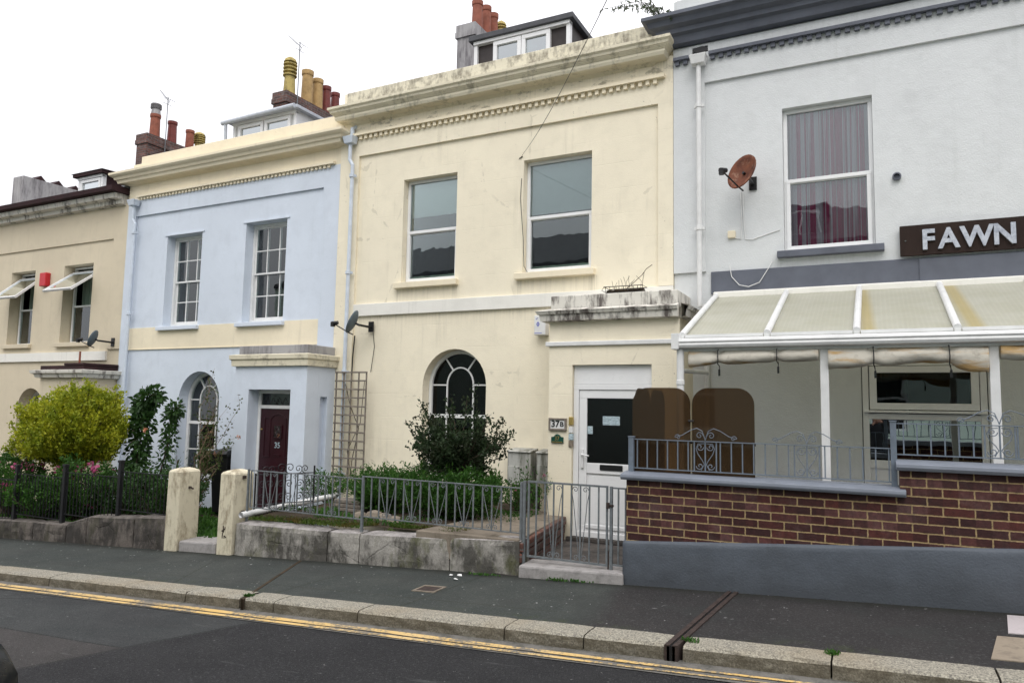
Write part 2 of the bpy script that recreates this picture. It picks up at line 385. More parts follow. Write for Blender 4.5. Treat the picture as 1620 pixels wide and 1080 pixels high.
M['black'] = plain('black_plastic', (.012, .012, .013), .4, var=.2)
M['blackiron'] = plain('black_painted_iron', (.013, .013, .015), .45, var=.3)
M['iron'] = plain('grey_painted_iron', (.16, .175, .185), .45, var=.3, scale=20)
M['ironblue'] = plain('blue_grey_painted_iron', (.15, .18, .22), .42, var=.2, scale=20)
M['rust'] = plain('rusty_iron', (.045, .030, .025), .8, var=.5, scale=12, bump=.5)
M['terracotta'] = plain('terracotta', (.27, .085, .05), .7, var=.3, scale=7, bump=.3)
M['darkpot'] = plain('dark_red_glazed_pot', (.17, .03, .022), .5, var=.3, scale=7)
M['buffpot'] = plain('buff_clay', (.44, .29, .12), .7, var=.3, scale=7, bump=.3)
M['yellowpot'] = stained('sooty_yellow_clay', (.50, .40, .15), (.06, .05, .035), .8, .48, .62, .6, 7)
M['gold'] = plain('brass', (.5, .36, .12), .35, .6)
M['red'] = plain('red_plastic', (.55, .02, .03), .35, var=.1)
M['letters'] = stained('weathered_silver_paint', (.55, .58, .64), (.25, .27, .33), .7, .45, .6, 1, 9)
M['signboard'] = stained('dark_brown_board', (.035, .022, .018), (.02, .013, .011), .6, .4, .6, .2, 6)
M['trellis'] = plain('weathered_trellis_wood', (.21, .18, .15), .8, var=.4, scale=14, bump=.5)
M['bark'] = plain('bark', (.07, .05, .035), .9, var=.4, scale=16, bump=.7)
M['soil'] = stained('dark_soil', (.07, .05, .032), (.02, .017, .012), .7, .4, .6, 1, 5)
M['dish_dark'] = plain('grey_dish_mesh', (.10, .13, .15), .55, var=.1)
M['greenplaque'] = plain('green_enamel', (.012, .07, .05), .3)
M['meter'] = stained('mossy_grp_box', (.46, .46, .43), (.09, .09, .065), .9, .44, .60, .18, 4)
M['paper'] = stained('printed_paper', (.55, .66, .70), (.22, .30, .34), .8, .45, .55, 3, 22)
M['pave_slab'] = stained('sandstone_slab', (.25, .21, .165), (.07, .06, .045), .6, .48, .62, 1, 4)
def rusty_dish():
    t = NT('rusted_dish')
    n = t.noise(5, 6, .65); x, y, z = t.xyz()
    c = t.mix(t.step(n, .35, .62), (.075, .022, .012), (.20, .065, .03))
    c = t.mix(t.math('MULTIPLY', t.step(t.noise(9, 5, .7), .56, .68), .6), c, (.36, .22, .15))
    return t.end(t.bsdf(c, .75, t.bump(n, .4, .004)))
M['rustdish'] = rusty_dish()
def concrete_granite():
    t = NT('granite_kerb')
    n = t.noise(75, 4, .7); x, y, z = t.xyz()
    c = t.mix(t.step(n, .38, .62), (.12, .11, .095), (.42, .39, .31))
    c = t.mix(t.math('MULTIPLY', t.step(t.noise(1.3, 3), .45, .7), .5), c, (.26, .20, .12))
    c = t.mix(t.math('MULTIPLY', t.step(t.noise(14, 6, .75), .55, .7), .5), c, (.07, .07, .06))
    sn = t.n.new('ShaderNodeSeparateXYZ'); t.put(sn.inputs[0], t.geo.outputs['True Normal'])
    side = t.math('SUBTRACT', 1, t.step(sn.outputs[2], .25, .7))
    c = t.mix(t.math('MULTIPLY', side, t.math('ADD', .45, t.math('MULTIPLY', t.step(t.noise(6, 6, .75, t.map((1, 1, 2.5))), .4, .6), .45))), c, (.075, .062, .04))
    return t.end(t.bsdf(c, .8, t.bump(n, .8, .006)))
M['granite'] = concrete_granite()
def asphalt():
    t = NT('road_asphalt')
    x, y, z = t.xyz()
    wob = t.math('MULTIPLY', t.math('SUBTRACT', t.noise(.9, 4), .5), .5)
    fine = t.noise(120, 3, .7); med = t.noise(2.2, 5, .6)
    grain = t.step(t.vor(160), .1, .55)
    old = t.mix(t.step(med, .3, .7), (.043, .048, .049), (.066, .069, .069))
    brown = t.mix(t.step(med, .3, .7), (.052, .048, .046), (.075, .068, .066))
    my = t.step(t.math('ADD', y, t.math('MULTIPLY', wob, .1)), -5.92, -5.90)
    c = t.mix(my, brown, old)
    # newer dark surfacing to the right of a curved joint
    yy = t.math('ADD', y, 5.9)
    edge = t.math('ADD', -5.65, t.math('ADD', t.math('MULTIPLY', yy, .5), t.math('MULTIPLY', wob, .35)))
    dx = t.math('SUBTRACT', x, edge)
    new = t.mix(t.step(med, .3, .7), (.017, .017, .019), (.028, .028, .030))
    c = t.mix(t.step(dx, 0, .04), c, new)
    seam = t.math('SUBTRACT', 1, t.step(t.math('ABSOLUTE', dx), .005, .03))
    s2 = t.math('MULTIPLY', t.math('SUBTRACT', 1, t.step(t.math('ABSOLUTE', t.math('ADD', y, t.math('ADD', 5.91, t.math('MULTIPLY', wob, .1)))), .004, .018)), t.step(t.math('MULTIPLY', dx, -1), 0, .05))
    s3 = t.math('MULTIPLY', t.math('SUBTRACT', 1, t.step(t.math('ABSOLUTE', t.math('ADD', y, t.math('ADD', 5.0, t.math('MULTIPLY', t.math('ADD', x, 8.1), -.35)))), .004, .02)), t.step(t.math('MULTIPLY', t.math('ADD', x, 7.4), -1), 0, .1))
    c = t.mix(t.math('MULTIPLY', t.math('MAXIMUM', seam, t.math('MAXIMUM', s2, s3)), .75), c, (.015, .015, .015))
    c = t.mix(.6, c, t.mix(t.step(t.noise(55, 4, .85), .33, .67), (.35, .35, .35), (1.3, 1.3, 1.3)), 'MULTIPLY')
    c = t.mix(t.math('MULTIPLY', t.step(t.noise(48, 3, .7), .56, .66), .35), c, (.13, .13, .13))
    c = t.mix(t.math('MULTIPLY', t.step(t.noise(.8, 6, .7, t.map((.5, 1.6, 1))), .52, .62), .4), c, (.03, .03, .032))
    c = t.mix(t.math('MULTIPLY', t.step(t.noise(26, 2), .72, .75), .6), c, (.26, .26, .25))
    scr = t.math('MULTIPLY', t.step(t.noise(1, 4, .6, t.map((1.2, 9, 1), (3, 1, 0))), .66, .72), .25)
    c = t.mix(scr, c, (.17, .17, .17))
    return t.end(t.bsdf(c, .78, t.bump(t.math('ADD', t.noise(45, 4, .8), grain), .8, .012), spec=.3))
M['asphalt'] = asphalt()
def pavem():
    t = NT('pavement_asphalt')
    x, y, z = t.xyz()
    wob = t.math('MULTIPLY', t.math('SUBTRACT', t.noise(1.3, 4), .5), .35)
    med = t.noise(1.6, 6, .65); grain = t.step(t.vor(140), .1, .55)
    c = t.mix(t.step(med, .3, .7), (.030, .037, .034), (.056, .061, .055))
    new = t.mix(t.step(med, .3, .7), (.024, .022, .022), (.036, .033, .032))
    c = t.mix(t.step(t.math('ADD', x, wob), -2.35, -2.1), c, new)
    # moss at the joints
    moss = t.math('MULTIPLY', t.step(t.noise(7, 6, .7), .5, .62), t.step(t.noise(.7, 2), .42, .6))
    edge = t.math('SUBTRACT', 1, t.step(t.math('ABSOLUTE', t.math('ADD', y, 4.35)), .0, .12))
    edge2 = t.step(y, -3.12, -3.0)
    c = t.mix(t.math('MULTIPLY', t.math('MULTIPLY', moss, t.math('MAXIMUM', edge, edge2)), .7), c, (.045, .06, .018))
    ln = None
    for xx, sl in ((-3.85, .12), (-7.35, -.55), (-9.9, .1), (-5.4, .1)):
        d = t.math('SUBTRACT', x, t.math('ADD', xx, t.math('MULTIPLY', t.math('ADD', y, 3.7), sl)))
        l = t.math('SUBTRACT', 1, t.step(t.math('ABSOLUTE', d), .004, .02)); ln = l if ln is None else t.math('MAXIMUM', ln, l)
    c = t.mix(t.math('MULTIPLY', ln, .6), c, (.02, .022, .014))
    l2 = t.math('SUBTRACT', 1, t.step(t.math('ABSOLUTE', t.math('ADD', t.math('ADD', y, 4.12), t.math('MULTIPLY', wob, .15))), .004, .02))
    l2 = t.math('MULTIPLY', l2, t.math('SUBTRACT', 1, t.step(x, -2.6, -2.4)))
    c = t.mix(t.math('MULTIPLY', l2, .45), c, (.03, .03, .02))
    c = t.mix(.6, c, t.mix(t.step(t.noise(60, 4, .85), .33, .67), (.35, .35, .35), (1.3, 1.3, 1.3)), 'MULTIPLY')
    # pale chewing-gum and lichen spots
    c = t.mix(t.math('MULTIPLY', t.step(t.noise(48, 3, .7), .56, .66), .35), c, (.13, .135, .13))
    c = t.mix(t.math('MULTIPLY', t.step(t.noise(1.4, 6, .7, t.map((1, 1, 1), (9, 2, 1))), .52, .60), .45), c, (.03, .032, .03))
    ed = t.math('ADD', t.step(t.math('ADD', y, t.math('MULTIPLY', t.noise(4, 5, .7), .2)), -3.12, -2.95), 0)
    c = t.mix(t.math('MULTIPLY', ed, .75), c, (.014, .015, .011))  # dark dirt band beside the wall, contact shading painted into the colour
    sp = t.math('MULTIPLY', t.step(t.noise(18, 2, .5), .715, .73), t.step(t.noise(1.1, 2), .42, .55))
    c = t.mix(t.math('MULTIPLY', sp, .8), c, (.42, .42, .41))
    return t.end(t.bsdf(c, .8, t.bump(t.math('ADD', t.noise(90, 3), grain), .5, .005), spec=.3))
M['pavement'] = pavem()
def yellow():
    t = NT('worn_yellow_line')
    m = t.step(t.math('ADD', t.math('MULTIPLY', t.noise(28, 6, .75), .55), t.math('MULTIPLY', t.noise(2.3, 4), .45)), .49, .56)
    c = t.mix(m, t.mix(t.step(t.noise(2, 3), .3, .7), (.62, .40, .12), (.60, .43, .20)), (.17, .15, .12))
    return t.end(t.bsdf(c, .7, t.bump(t.noise(60, 3), .4, .003)))
M['yellow'] = yellow()
M['gutter'] = stained('gutter_setts', (.17, .16, .145), (.06, .06, .05), .7, .45, .6, 1, 9)
M['beigeslab'] = stained('sandy_slab', (.30, .25, .19), (.12, .10, .08), .6, .5, .65, 1, 6)
M['pinkslab'] = stained('pale_pink_slab', (.50, .45, .45), (.25, .23, .23), .4, .5, .65, 1, 6)
def polycarb():
    t = NT('algae_tinted_polycarbonate')
    x, y, z = t.xyz()
    wv = t.step(t.math('ABSOLUTE', t.math('SUBTRACT', t.math('FRACT', t.math('MULTIPLY', x, 22)), .5)), .05, .3)
    n = t.noise(3, 6, .65)
    base = t.mix(t.step(n, .35, .7), (.84, .83, .74), (.76, .75, .63))
    st = None
    for xx in (-.10, .83):
        d = t.math('ABSOLUTE', t.math('SUBTRACT', x, t.math('ADD', xx, t.math('MULTIPLY', t.math('ADD', y, 1), -.04))))
        l = t.math('SUBTRACT', 1, t.step(d, .03, .10)); st = l if st is None else t.math('MAXIMUM', st, l)
    base = t.mix(t.math('MULTIPLY', st, .6), base, (.75, .60, .22))
    base = t.mix(t.math('MULTIPLY', wv, .06), base, (.35, .35, .3))
    base = t.mix(t.math('MULTIPLY', t.math('SUBTRACT', 1, t.step(z, .80, .92)), .0), base, (.2, .2, .1))
    b = t.bsdf(base, .22, t.bump(wv, .3, .004), spec=.5)
    tl = t.n.new('ShaderNodeBsdfTranslucent'); t.put(tl.inputs[0], base)
    tr = t.n.new('ShaderNodeBsdfTransparent'); t.put(tr.inputs[0], (.8, .8, .7))
    m1 = t.n.new('ShaderNodeMixShader'); m1.inputs[0].default_value = .45; t.put(m1.inputs[1], b); t.put(m1.inputs[2], tl.outputs[0])
    m2 = t.n.new('ShaderNodeMixShader'); m2.inputs[0].default_value = .22; t.put(m2.inputs[1], m1.outputs[0]); t.put(m2.inputs[2], tr.outputs[0])
    return t.end(m2.outputs[0])
M['polycarb'] = polycarb()
def acrylic():
    t = NT('smoked_brown_acrylic')
    f = t.n.new('ShaderNodeFresnel'); f.inputs['IOR'].default_value = 1.49
    tr = t.n.new('ShaderNodeBsdfTransparent'); t.put(tr.inputs[0], (.37, .285, .195))
    gl = t.n.new('ShaderNodeBsdfGlossy'); gl.inputs['Roughness'].default_value = .03
    ms = t.n.new('ShaderNodeMixShader'); t.put(ms.inputs[0], t.math('MULTIPLY', f.outputs[0], .8)); t.put(ms.inputs[1], tr.outputs[0]); t.put(ms.inputs[2], gl.outputs[0])
    df = t.n.new('ShaderNodeBsdfDiffuse'); t.put(df.inputs[0], (.10, .065, .038))
    m2 = t.n.new('ShaderNodeMixShader'); m2.inputs[0].default_value = .28; t.put(m2.inputs[1], ms.outputs[0]); t.put(m2.inputs[2], df.outputs[0])
    return t.end(m2.outputs[0])
M['acrylic'] = acrylic()
def canvas():
    t = NT('stained_canvas')
    n = t.noise(2.2, 5, .6, t.map((.7, 1, 4)))
    c = t.mix(t.step(n, .50, .62), (.62, .58, .50), (.55, .36, .16))
    c = t.mix(t.math('MULTIPLY', t.step(t.noise(9, 5, .7), .55, .7), .5), c, (.30, .26, .21))
    b = t.bsdf(c, .8, t.bump(t.noise(14, 5), .5, .02), spec=.2)
    return t.end(b)
M['canvas'] = canvas()
def curtain():
    t = NT('striped_red_curtain')
    x, y, z = t.xyz()
    a = t.noise(1, 2, .5, t.map((26, 0, .15))); b = t.noise(1, 1, .5, t.map((60, 0, .1), (7, 0, 0)))
    c = t.mix(t.step(a, .46, .52), (.62, .48, .57), (.42, .04, .13))
    c = t.mix(t.math('MULTIPLY', t.step(b, .55, .6), .6), c, (.22, .02, .06))
    return t.end(t.bsdf(c, .8))
M['curtain'] = curtain()
def nets():
    t = NT('green_tinted_curtain')
    a = t.noise(1, 2, .5, t.map((30, 0, .2)))
    c = t.mix(t.step(a, .4, .6), (.34, .40, .33), (.20, .26, .22))
    return t.end(t.bsdf(c, .9))
M['net'] = nets()
M['lf_gold'] = leafm('golden_privet_leaf', (.32, .38, .02), (.70, .64, .035), (.18, .26, .02))
M['lf_dark'] = leafm('dark_glossy_leaf', (.014, .034, .010), (.040, .072, .020), (.035, .028, .014), trans=.15, rough=.7)
M['lf_herb'] = leafm('fresh_green_leaf', (.04, .13, .018), (.11, .24, .035), (.03, .09, .015))
M['lf_climb'] = leafm('climber_leaf', (.025, .075, .015), (.07, .15, .028), (.03, .06, .02))
M['lf_red'] = leafm('reddish_rose_leaf', (.05, .09, .02), (.12, .15, .04), (.10, .05, .025))
M['lf_under'] = leafm('border_plant_leaf', (.045, .13, .018), (.11, .25, .035), (.02, .06, .014))
M['lf_moss'] = leafm('wall_weed_leaf', (.06, .11, .015), (.14, .20, .03), (.20, .09, .03))
M['lf_budd'] = leafm('buddleia_leaf', (.07, .10, .05), (.16, .19, .10))
M['pink'] = leafm('pink_petal', (.55, .10, .25), (.75, .22, .38), trans=.3)
M['peach'] = leafm('peach_petal', (.75, .35, .2), (.8, .45, .3), trans=.3)
M['jacket'] = plain('dark_jacket_cloth', (.02, .022, .026), .85, var=.3)
M['skin'] = plain('skin', (.45, .25, .18), .55, var=.1)
M['hair'] = plain('brown_hair', (.09, .045, .02), .7, var=.3)
M['carpaint'] = plain('dark_blue_black_car_paint', (.006, .007, .009), .3, var=.1, bump=0, spec=.2)
M['tyre'] = plain('tyre_rubber', (.02, .02, .02), .8)
M['alloy'] = plain('wheel_alloy', (.35, .35, .36), .35, .8)
M['opp'] = stucco('pale_mint_render', (.66, .80, .71), streak=.1)
# ------------------------------------------------------------------ ground, road, pavements
def sheet(name, x0, x1, y0, y1, off, mat, loc=None, fall=True):
    def zz(x, y): return -1.58 + .055 * x + (.02 * (y + 3) if fall else 0) + off
    m = MB(); m.add([(x0, y0, zz(x0, y0)), (x1, y0, zz(x1, y0)), (x1, y1, zz(x1, y1)), (x0, y1, zz(x0, y1))], [(0, 1, 2, 3)])
    return struct(m.build(name, mat))
gm = MB(); gm.add([(-300, -300, -18.7), (300, -300, 14.3), (300, 300, 14.3), (-300, 300, -18.7)], [(0, 1, 2, 3)])
struct(gm.build('ground', M['soil']))
sheet('road', -90, 40, -9.3, -4.65, -.105, M['asphalt'])
sheet('gutter', -90, 40, -4.955, -4.65, -.099, M['gutter'])
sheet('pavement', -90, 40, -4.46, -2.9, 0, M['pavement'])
m = MB()
for x0, x1 in ((-90, 40),):
    for yy in (-11.2,):
        m.add([(x0, yy, gz(x0, yy)), (x1, yy, gz(x1, yy)), (x1, -9.3, gz(x1, -9.3)), (x0, -9.3, gz(x0, -9.3))], [(0, 1, 2, 3)])
        m.add([(x0, -9.3, gz(x0, -9.3, -.14)), (x1, -9.3, gz(x1, -9.3, -.14)), (x1, -9.3, gz(x1, -9.3)), (x0, -9.3, gz(x0, -9.3))], [(0, 1, 2, 3)])
struct(m.build('far_pavement', M['pavement']))
# worn double yellow lines as thin sheets in pieces
m = MB(); rnd = random.Random(3)
for yc, hw in ((-4.825, .037), (-4.912, .026)):
    xs = [-40 + i * .25 for i in range(200)]; a = []; b = []
    for x in xs:
        j = noise.noise(Vector((x * .9, yc * 5, 0))) * .012; w_ = hw * (1 + .25 * noise.noise(Vector((x * 3, yc, 3))))
        if x > -3 and yc < -4.8: w_ *= max(.45, 1 - (x + 3) * .25)
        a.append((x, yc + j - w_, gz(x, yc, -.093))); b.append((x, yc + j + w_, gz(x, yc, -.093)))
    n = len(xs); m.add(a + b, [(i, i + 1, n + i + 1, n + i) for i in range(n - 1)])
struct(m.build('yellow_lines', M['yellow']))
# kerb stones, each cut block separate inside one kerb
m = MB(); joints = [-1.29, -.31, .62, 1.75, 2.7, 4.0]; xs = [-1.40, -2.04, -2.72, -4.2, -5.21, -5.62]
x = -6.45
left = [-5.66, -6.43]
while x > -60: x -= rnd.choice((.95, 1.15, 1.35)); left.append(x)
segs = list(zip(joints[:-1], joints[1:])) + [(b, a) for a, b in zip(xs[:-1], xs[1:])] + [(b, a) for a, b in zip(left[:-1], left[1:])]
for a, b in segs:
    a += .006; b -= .006; dz = rnd.uniform(-.002, .002); dy = rnd.uniform(-.003, .003)
    ns = max(2, int((b - a) / .12)); loops = []
    for i in range(ns + 1):
        x = a + (b - a) * i / ns; g = gz(x, -4.5)
        k = lambda s, q=.006: q * noise.noise(Vector((x * 6, s, a)))
        e = .004 if i in (0, ns) else 0
        KY = -.155
        loops.append([(x, KY - 4.27 + dy, g - .2), (x, KY - 4.27 + dy + k(1), g + .006 + dz - e), (x, KY - 4.39, g + .008 + dz + k(2) - e), (x, KY - 4.505 + dy + k(3), g + .004 + dz + k(4) * .6 - e),
                      (x, KY - 4.525 + dy + k(5) + e, g - .016 + dz + k(6)), (x, KY - 4.53 + dy + k(7) + e, g - .07), (x, KY - 4.535 + dy, g - .2)])
    m.loft(loops)
o = m.build('kerb', M['granite'], smooth=False); struct(o)
# flagstones at the right end of the pavement
m = MB()
def slab(m, c, dz): m.hexa([(x, y, gz(x, y, -.03)) for x, y in c] + [(x, y, gz(x, y, dz)) for x, y in c])
slab(m, [(.80, -3.62), (1.5, -3.62), (1.5, -3.12), (.86, -3.12)], .007)
struct(m.build('pale_paving_slab', M['pinkslab']))
m = MB(); slab(m, [(.62, -4.26), (1.9, -4.26), (1.9, -3.72), (.72, -3.72)], .007)
struct(m.build('sandy_paving_slab', M['beigeslab']))
# iron drain channels crossing the pavement
def channel(name, xa, xb, ya, yb, label, grp=None, w=.03, mossy=False):
    m = MB()
    for s in (-1, 1):
        q = .019 if not mossy else .008; c = [(xa + s * w - q, ya), (xa + s * w + q, ya), (xb + s * w + q, yb), (xb + s * w - q, yb)]
        m.hexa([(x, y, gz(x, y, -.12)) for x, y in c] + [(x, y, gz(x, y, .012 if not mossy else .005)) for x, y in c])
    o = tag(m.build(name, M['soil' if mossy else 'rust'], loc=(xa, ya, gz(xa, ya))), label, 'drain channel', grp)
    c = [(xa - w, ya), (xa + w, ya), (xb + w, yb), (xb - w, yb)]
    m = MB(); m.hexa([(x, y, gz(x, y, -.12)) for x, y in c] + [(x, y, gz(x, y, .003 if mossy else .004)) for x, y in c])
    m.build('slot', M['soil' if mossy else 'black'], o)
channel('drain_channel', -1.365, -1.22, -4.70, -3.04, 'rusty iron drain channel crossing the pavement from the grey plinth to the kerb', 'iron drain channels across the pavement')
channel('drain_channel', -5.60, -6.40, -4.70, -3.04, 'mossy sunken drain channel crossing the pavement in front of the stained stone wall', 'iron drain channels across the pavement', .012, True)
# small access cover
t = empty('access_cover', (-4.03, -3.78, gz(-4.03, -3.78)), 'small square rusty access cover with pale frame set in the pavement', 'access cover')
def cq(x0, x1, y0, y1, z0, z1): return [(x, y, gz(x, y, z)) for z in (z0, z1) for x, y in ((x0, y0), (x1, y0), (x1, y1), (x0, y1))]
m = MB()
for a in ((-4.16, -3.90, -3.90, -3.87), (-4.16, -3.90, -3.69, -3.66), (-4.16, -4.135, -3.87, -3.69), (-3.925, -3.90, -3.87, -3.69)): m.hexa(cq(*a, -.05, .008))
m.build('frame', M['pave_slab'], t)
m = MB(); m.hexa(cq(-4.13, -3.93, -3.865, -3.695, -.05, .004)); m.build('lid', M['rust'], t)
# litter
for i, (x, y) in enumerate(((-3.98, -3.36), (-4.12, -3.22), (-4.03, -3.2))):
    m = MB(); z = gz(x, y, .006); pts = [(x + .03 * math.cos(a) * rnd.uniform(.5, 1.2), y + .022 * math.sin(a) * rnd.uniform(.5, 1.2), z + rnd.uniform(0, .012)) for a in (0, 1.1, 2.2, 3.2, 4.2, 5.3)]
    m.add(pts + [(p[0], p[1], p[2] + .004) for p in pts], [(0, 1, 2, 3, 4, 5), (11, 10, 9, 8, 7, 6)] + [(k, (k + 1) % 6, 6 + (k + 1) % 6, 6 + k) for k in range(6)])
    tag(m.build('litter', M['woodwhite'], loc=(x, y, z)), 'crumpled white scrap of litter on the pavement below the stone wall', 'litter', 'white scraps of litter by the wall')

# ------------------------------------------------------------------ window builder
def pane(x0, x1, z0, z1, y, parent, mat='glass', name='pane'):
    m = MB(); m.box(x0, x1, y - .004, y + .004, z0, z1); return m.build(name, M[mat], parent)
def frame_rect(m, x0, x1, z0, z1, w, y0, y1, wb=None):
    wb = wb or w
    m.box(x0, x1, y0, y1, z1 - w, z1); m.box(x0, x1, y0, y1, z0, z0 + wb)
    m.box(x0, x0 + w, y0 + .001, y1 - .001, z0 + wb, z1 - w); m.box(x1 - w, x1, y0 + .001, y1 - .001, z0 + wb, z1 - w)
def upvc_window(h, x0, x1, z0, z1, y, zr, mat='glass', label=None, blind=None):
    """plain replacement window: fixed pane above, proud sash below"""
    m = MB(); frame_rect(m, x0, x1, z0, z1, .05, y, y + .07)
    m.box(x0 + .05, x1 - .05, y + .002, y + .068, zr - .03, zr + .03)
    frame_rect(m, x0 + .03, x1 - .03, z0 + .03, zr + .03, .05, y - .022, y + .04)
    f = m.build('window', M['upvc'], h, bevel=.004)
    if label: f['label'] = label
    pane(x0 + .05, x1 - .05, zr + .03, z1 - .05, y + .035, f, mat); pane(x0 + .08, x1 - .08, z0 + .08, zr - .02, y + .03, f, mat)
    return f
def sash_window(h, x0, x1, z0, z1, y, mat='glass', label=None):
    """six over six sliding sash"""
    m = MB(); frame_rect(m, x0, x1, z0, z1, .055, y, y + .1, .06); zc = (z0 + z1) / 2
    xi0, xi1 = x0 + .055, x1 - .055
    frame_rect(m, xi0, xi1, zc - .02, z1 - .055, .035, y + .02, y + .055); frame_rect(m, xi0, xi1, z0 + .06, zc + .02, .035, y + .058, y + .093, .06)
    for k in (1, 2):
        x = xi0 + (xi1 - xi0) * k / 3; m.box(x - .011, x + .011, y + .023, y + .05, zc, z1 - .06); m.box(x - .011, x + .011, y + .062, y + .088, z0 + .08, zc)
    for a, b, yy in ((zc + .015, z1 - .09, y + .025), (z0 + .12, zc - .015, y + .064)): m.box(xi0 + .03, xi1 - .03, yy, yy + .022, (a + b) / 2 - .011, (a + b) / 2 + .011)
    f = m.build('window', M['woodwhite'], h, bevel=.003)
    if label: f['label'] = label
    pane(xi0, xi1, zc, z1 - .06, y + .037, f, mat); pane(xi0, xi1, z0 + .08, zc - .002, y + .075, f, mat)
    return f
def arch_window(h, x0, x1, zb, zt, y, zr, mat='glass_dark', fan=True, label=None):
    m = MB(); W = .06; n = 24
    out_ = archpts(x0, x1, zb, zt, n); inn = archpts(x0 + W, x1 - W, zb + .09, zt - W, n)
    m.plate(out_, [inn], y, y + .08)
    r = (x1 - x0) / 2; cx = (x0 + x1) / 2; zs = zt - r
    bw = .024; yb0, yb1 = y + .02, y + .055
    m.box(x0 + W, x1 - W, y + .01, y + .07, zr - .03, zr + .03)
    ri = r * .42; hz = zs + .02
    m.strip([(cx - ri, zr + .03), (cx - ri, hz)] + [(cx - ri * math.cos(a * PI / 14), hz + ri * 1.15 * math.sin(a * PI / 14)) for a in range(1, 14)] + [(cx + ri, hz), (cx + ri, zr + .03)], bw, yb0, yb1)
    m.box(x0 + W, cx - ri, yb0 + .002, yb1 - .002, hz - bw / 2, hz + bw / 2); m.box(cx + ri, x1 - W, yb0 + .002, yb1 - .002, hz - bw / 2, hz + bw / 2)
    for a in (58, 122):
        a = math.radians(a); m.strip([(cx + ri * 1.05 * math.cos(a), hz + ri * 1.15 * math.sin(a)), (cx + (r - W * .8) * math.cos(a), zs + (r - W * .8) * math.sin(a))], bw, yb0 + .003, yb1 - .003)
    for s in (-1, 1): m.box(cx + s * ri - bw / 2, cx + s * ri + bw / 2, yb0, yb1, zb + .09, zr - .03)
    zm = (zb + zr) / 2 + .02; m.box(x0 + W, x1 - W, yb0 + .002, yb1 - .002, zm - bw / 2, zm + bw / 2)
    f = m.build('window', M['woodwhite'], h, bevel=.003)
    if label: f['label'] = label
    m = MB(); g = archpts(x0 + W * .8, x1 - W * .8, zb + .07, zt - W * .8, n); m.plate(g, [], y + .04, y + .046); m.build('pane', M[mat], f)
    return f
def blind(h, x0, x1, z0, z1, y, mat, name='blind'):
    n = 24; m = MB(); a = [(x0 + (x1 - x0) * i / n, y + (.012 * math.sin(i * 2.4) if name == 'curtain' else 0)) for i in range(n + 1)]
    m.loft([[(x, yy, z0) for x, yy in a] + [(x, yy + .006, z0) for x, yy in a[::-1]], [(x, yy, z1) for x, yy in a] + [(x, yy + .006, z1) for x, yy in a[::-1]]])
    return m.build(name, M[mat], h)
def room(h, x0, x1, z0, z1, y0=.32, y1=3.4):
    m = MB(); m.box(x0, x1, y0, y1, z0, z1); m.f.remove(m.f[2]) if False else None
    # open front: remove the face on y0
    m.f = [f for f in m.f if not all(abs(m.v[i][1] - y0) < 1e-6 for i in f)]
    return m.build('interior', M['room'], h)
def dentils(m, x0, x1, z, y, pitch=.112, w=.055, h=.07, d=.05):
    m.box(x0, x1, y - d - .03, y, z, z + .045)
    n = int((x1 - x0) / pitch)
    for i in range(n):
        a = x0 + .02 + i * pitch; m.box(a, a + w, y - d, y + .001, z - h, z - .001)
def cowl_pot(st, x, y, z, mat, r=.13, h=.55, tall=0):
    m = MB(); m.lathe((x, y, z), [(r * 1.05, 0), (r, .03), (r * .85, h * .5), (r * .85, h * .55)], 16)
    m.lathe((x, y, z), [(r * .7, h * .5), (r * .7, h * .95), (0.02, h)], 12)
    for k in range(4): m.lathe((x, y, z), [(r * .75, h * (.56 + k * .1)), (r * 1.12, h * (.57 + k * .1)), (r * 1.12, h * (.60 + k * .1)), (r * .75, h * (.62 + k * .1))], 16)
    m.lathe((x, y, z), [(r * 1.1, h * .95), (r * .9, h * 1.03), (r * .3, h * 1.1), (.01, h * 1.1)], 16)
    return m.build('chimney_pot', M[mat], st, smooth=False)
def pot(st, x, y, z, mat, r=.12, h=.5):
    m = MB(); m.lathe((x, y, z), [(r * 1.1, 0), (r, .05), (r * .88, h * .86), (r * .98, h * .87), (r * 1.02, h * .9), (r * 1.02, h), (r * .8, h), (r * .75, h * .5), (.01, h * .5)], 20)
    return m.build('chimney_pot', M[mat], st)
def stack(h, x, y0, y1, z0, z1, mat, w=.24, cap=True, cm=None):
    m = MB(); m.box(x - w, x + w, y0, y1, z0, z1)
    if cap:
        m.box(x - w - .04, x + w + .04, y0 - .04, y1 + .04, z1 - .32, z1 - .18); m.box(x - w - .025, x + w + .025, y0 - .025, y1 + .025, z1 - .17, z1 + .004)
    s = m.build('chimney_stack', M[mat], h)
    return s
def aerial(x, y, z0, z1, label, az=0.6, s=1):
    t = empty('television_aerial', (x, y, z0), label, 'aerial', 'television aerials on the chimney stacks')
    m = MB(); m.tube([(x, y, z0), (x, y, z1)], .014, 6); m.build('mast', M['iron'], t)
    d = Vector((-math.cos(az) * .8, math.sin(az) * .3, .62)).normalized()
    p0 = Vector((x, y, z1 - .12)); p1 = p0 + d * .75 * s
    m = MB(); m.tube([tuple(p0 - d * .15), tuple(p1)], .009, 5)
    side = d.cross(Vector((0, 1, 0))).normalized(); side2 = d.cross(side).normalized()
    for k in range(9):
        c = p0 + d * (.05 + k * .08) * s; q = side2 * (.10 - k * .006); m.tube([tuple(c - q), tuple(c + q)], .004, 4)
    for a in (-.09, .09):
        c = p0 - d * .12; m.tube([tuple(c + side * a - side2 * .16), tuple(c + side * a + side2 * .16)], .008, 4)
    m.tube([tuple(p0 - d * .12 - side * .1), tuple(p0 - d * .12 + side * .1)], .006, 4)
    m.build('antenna', M['iron'], t)
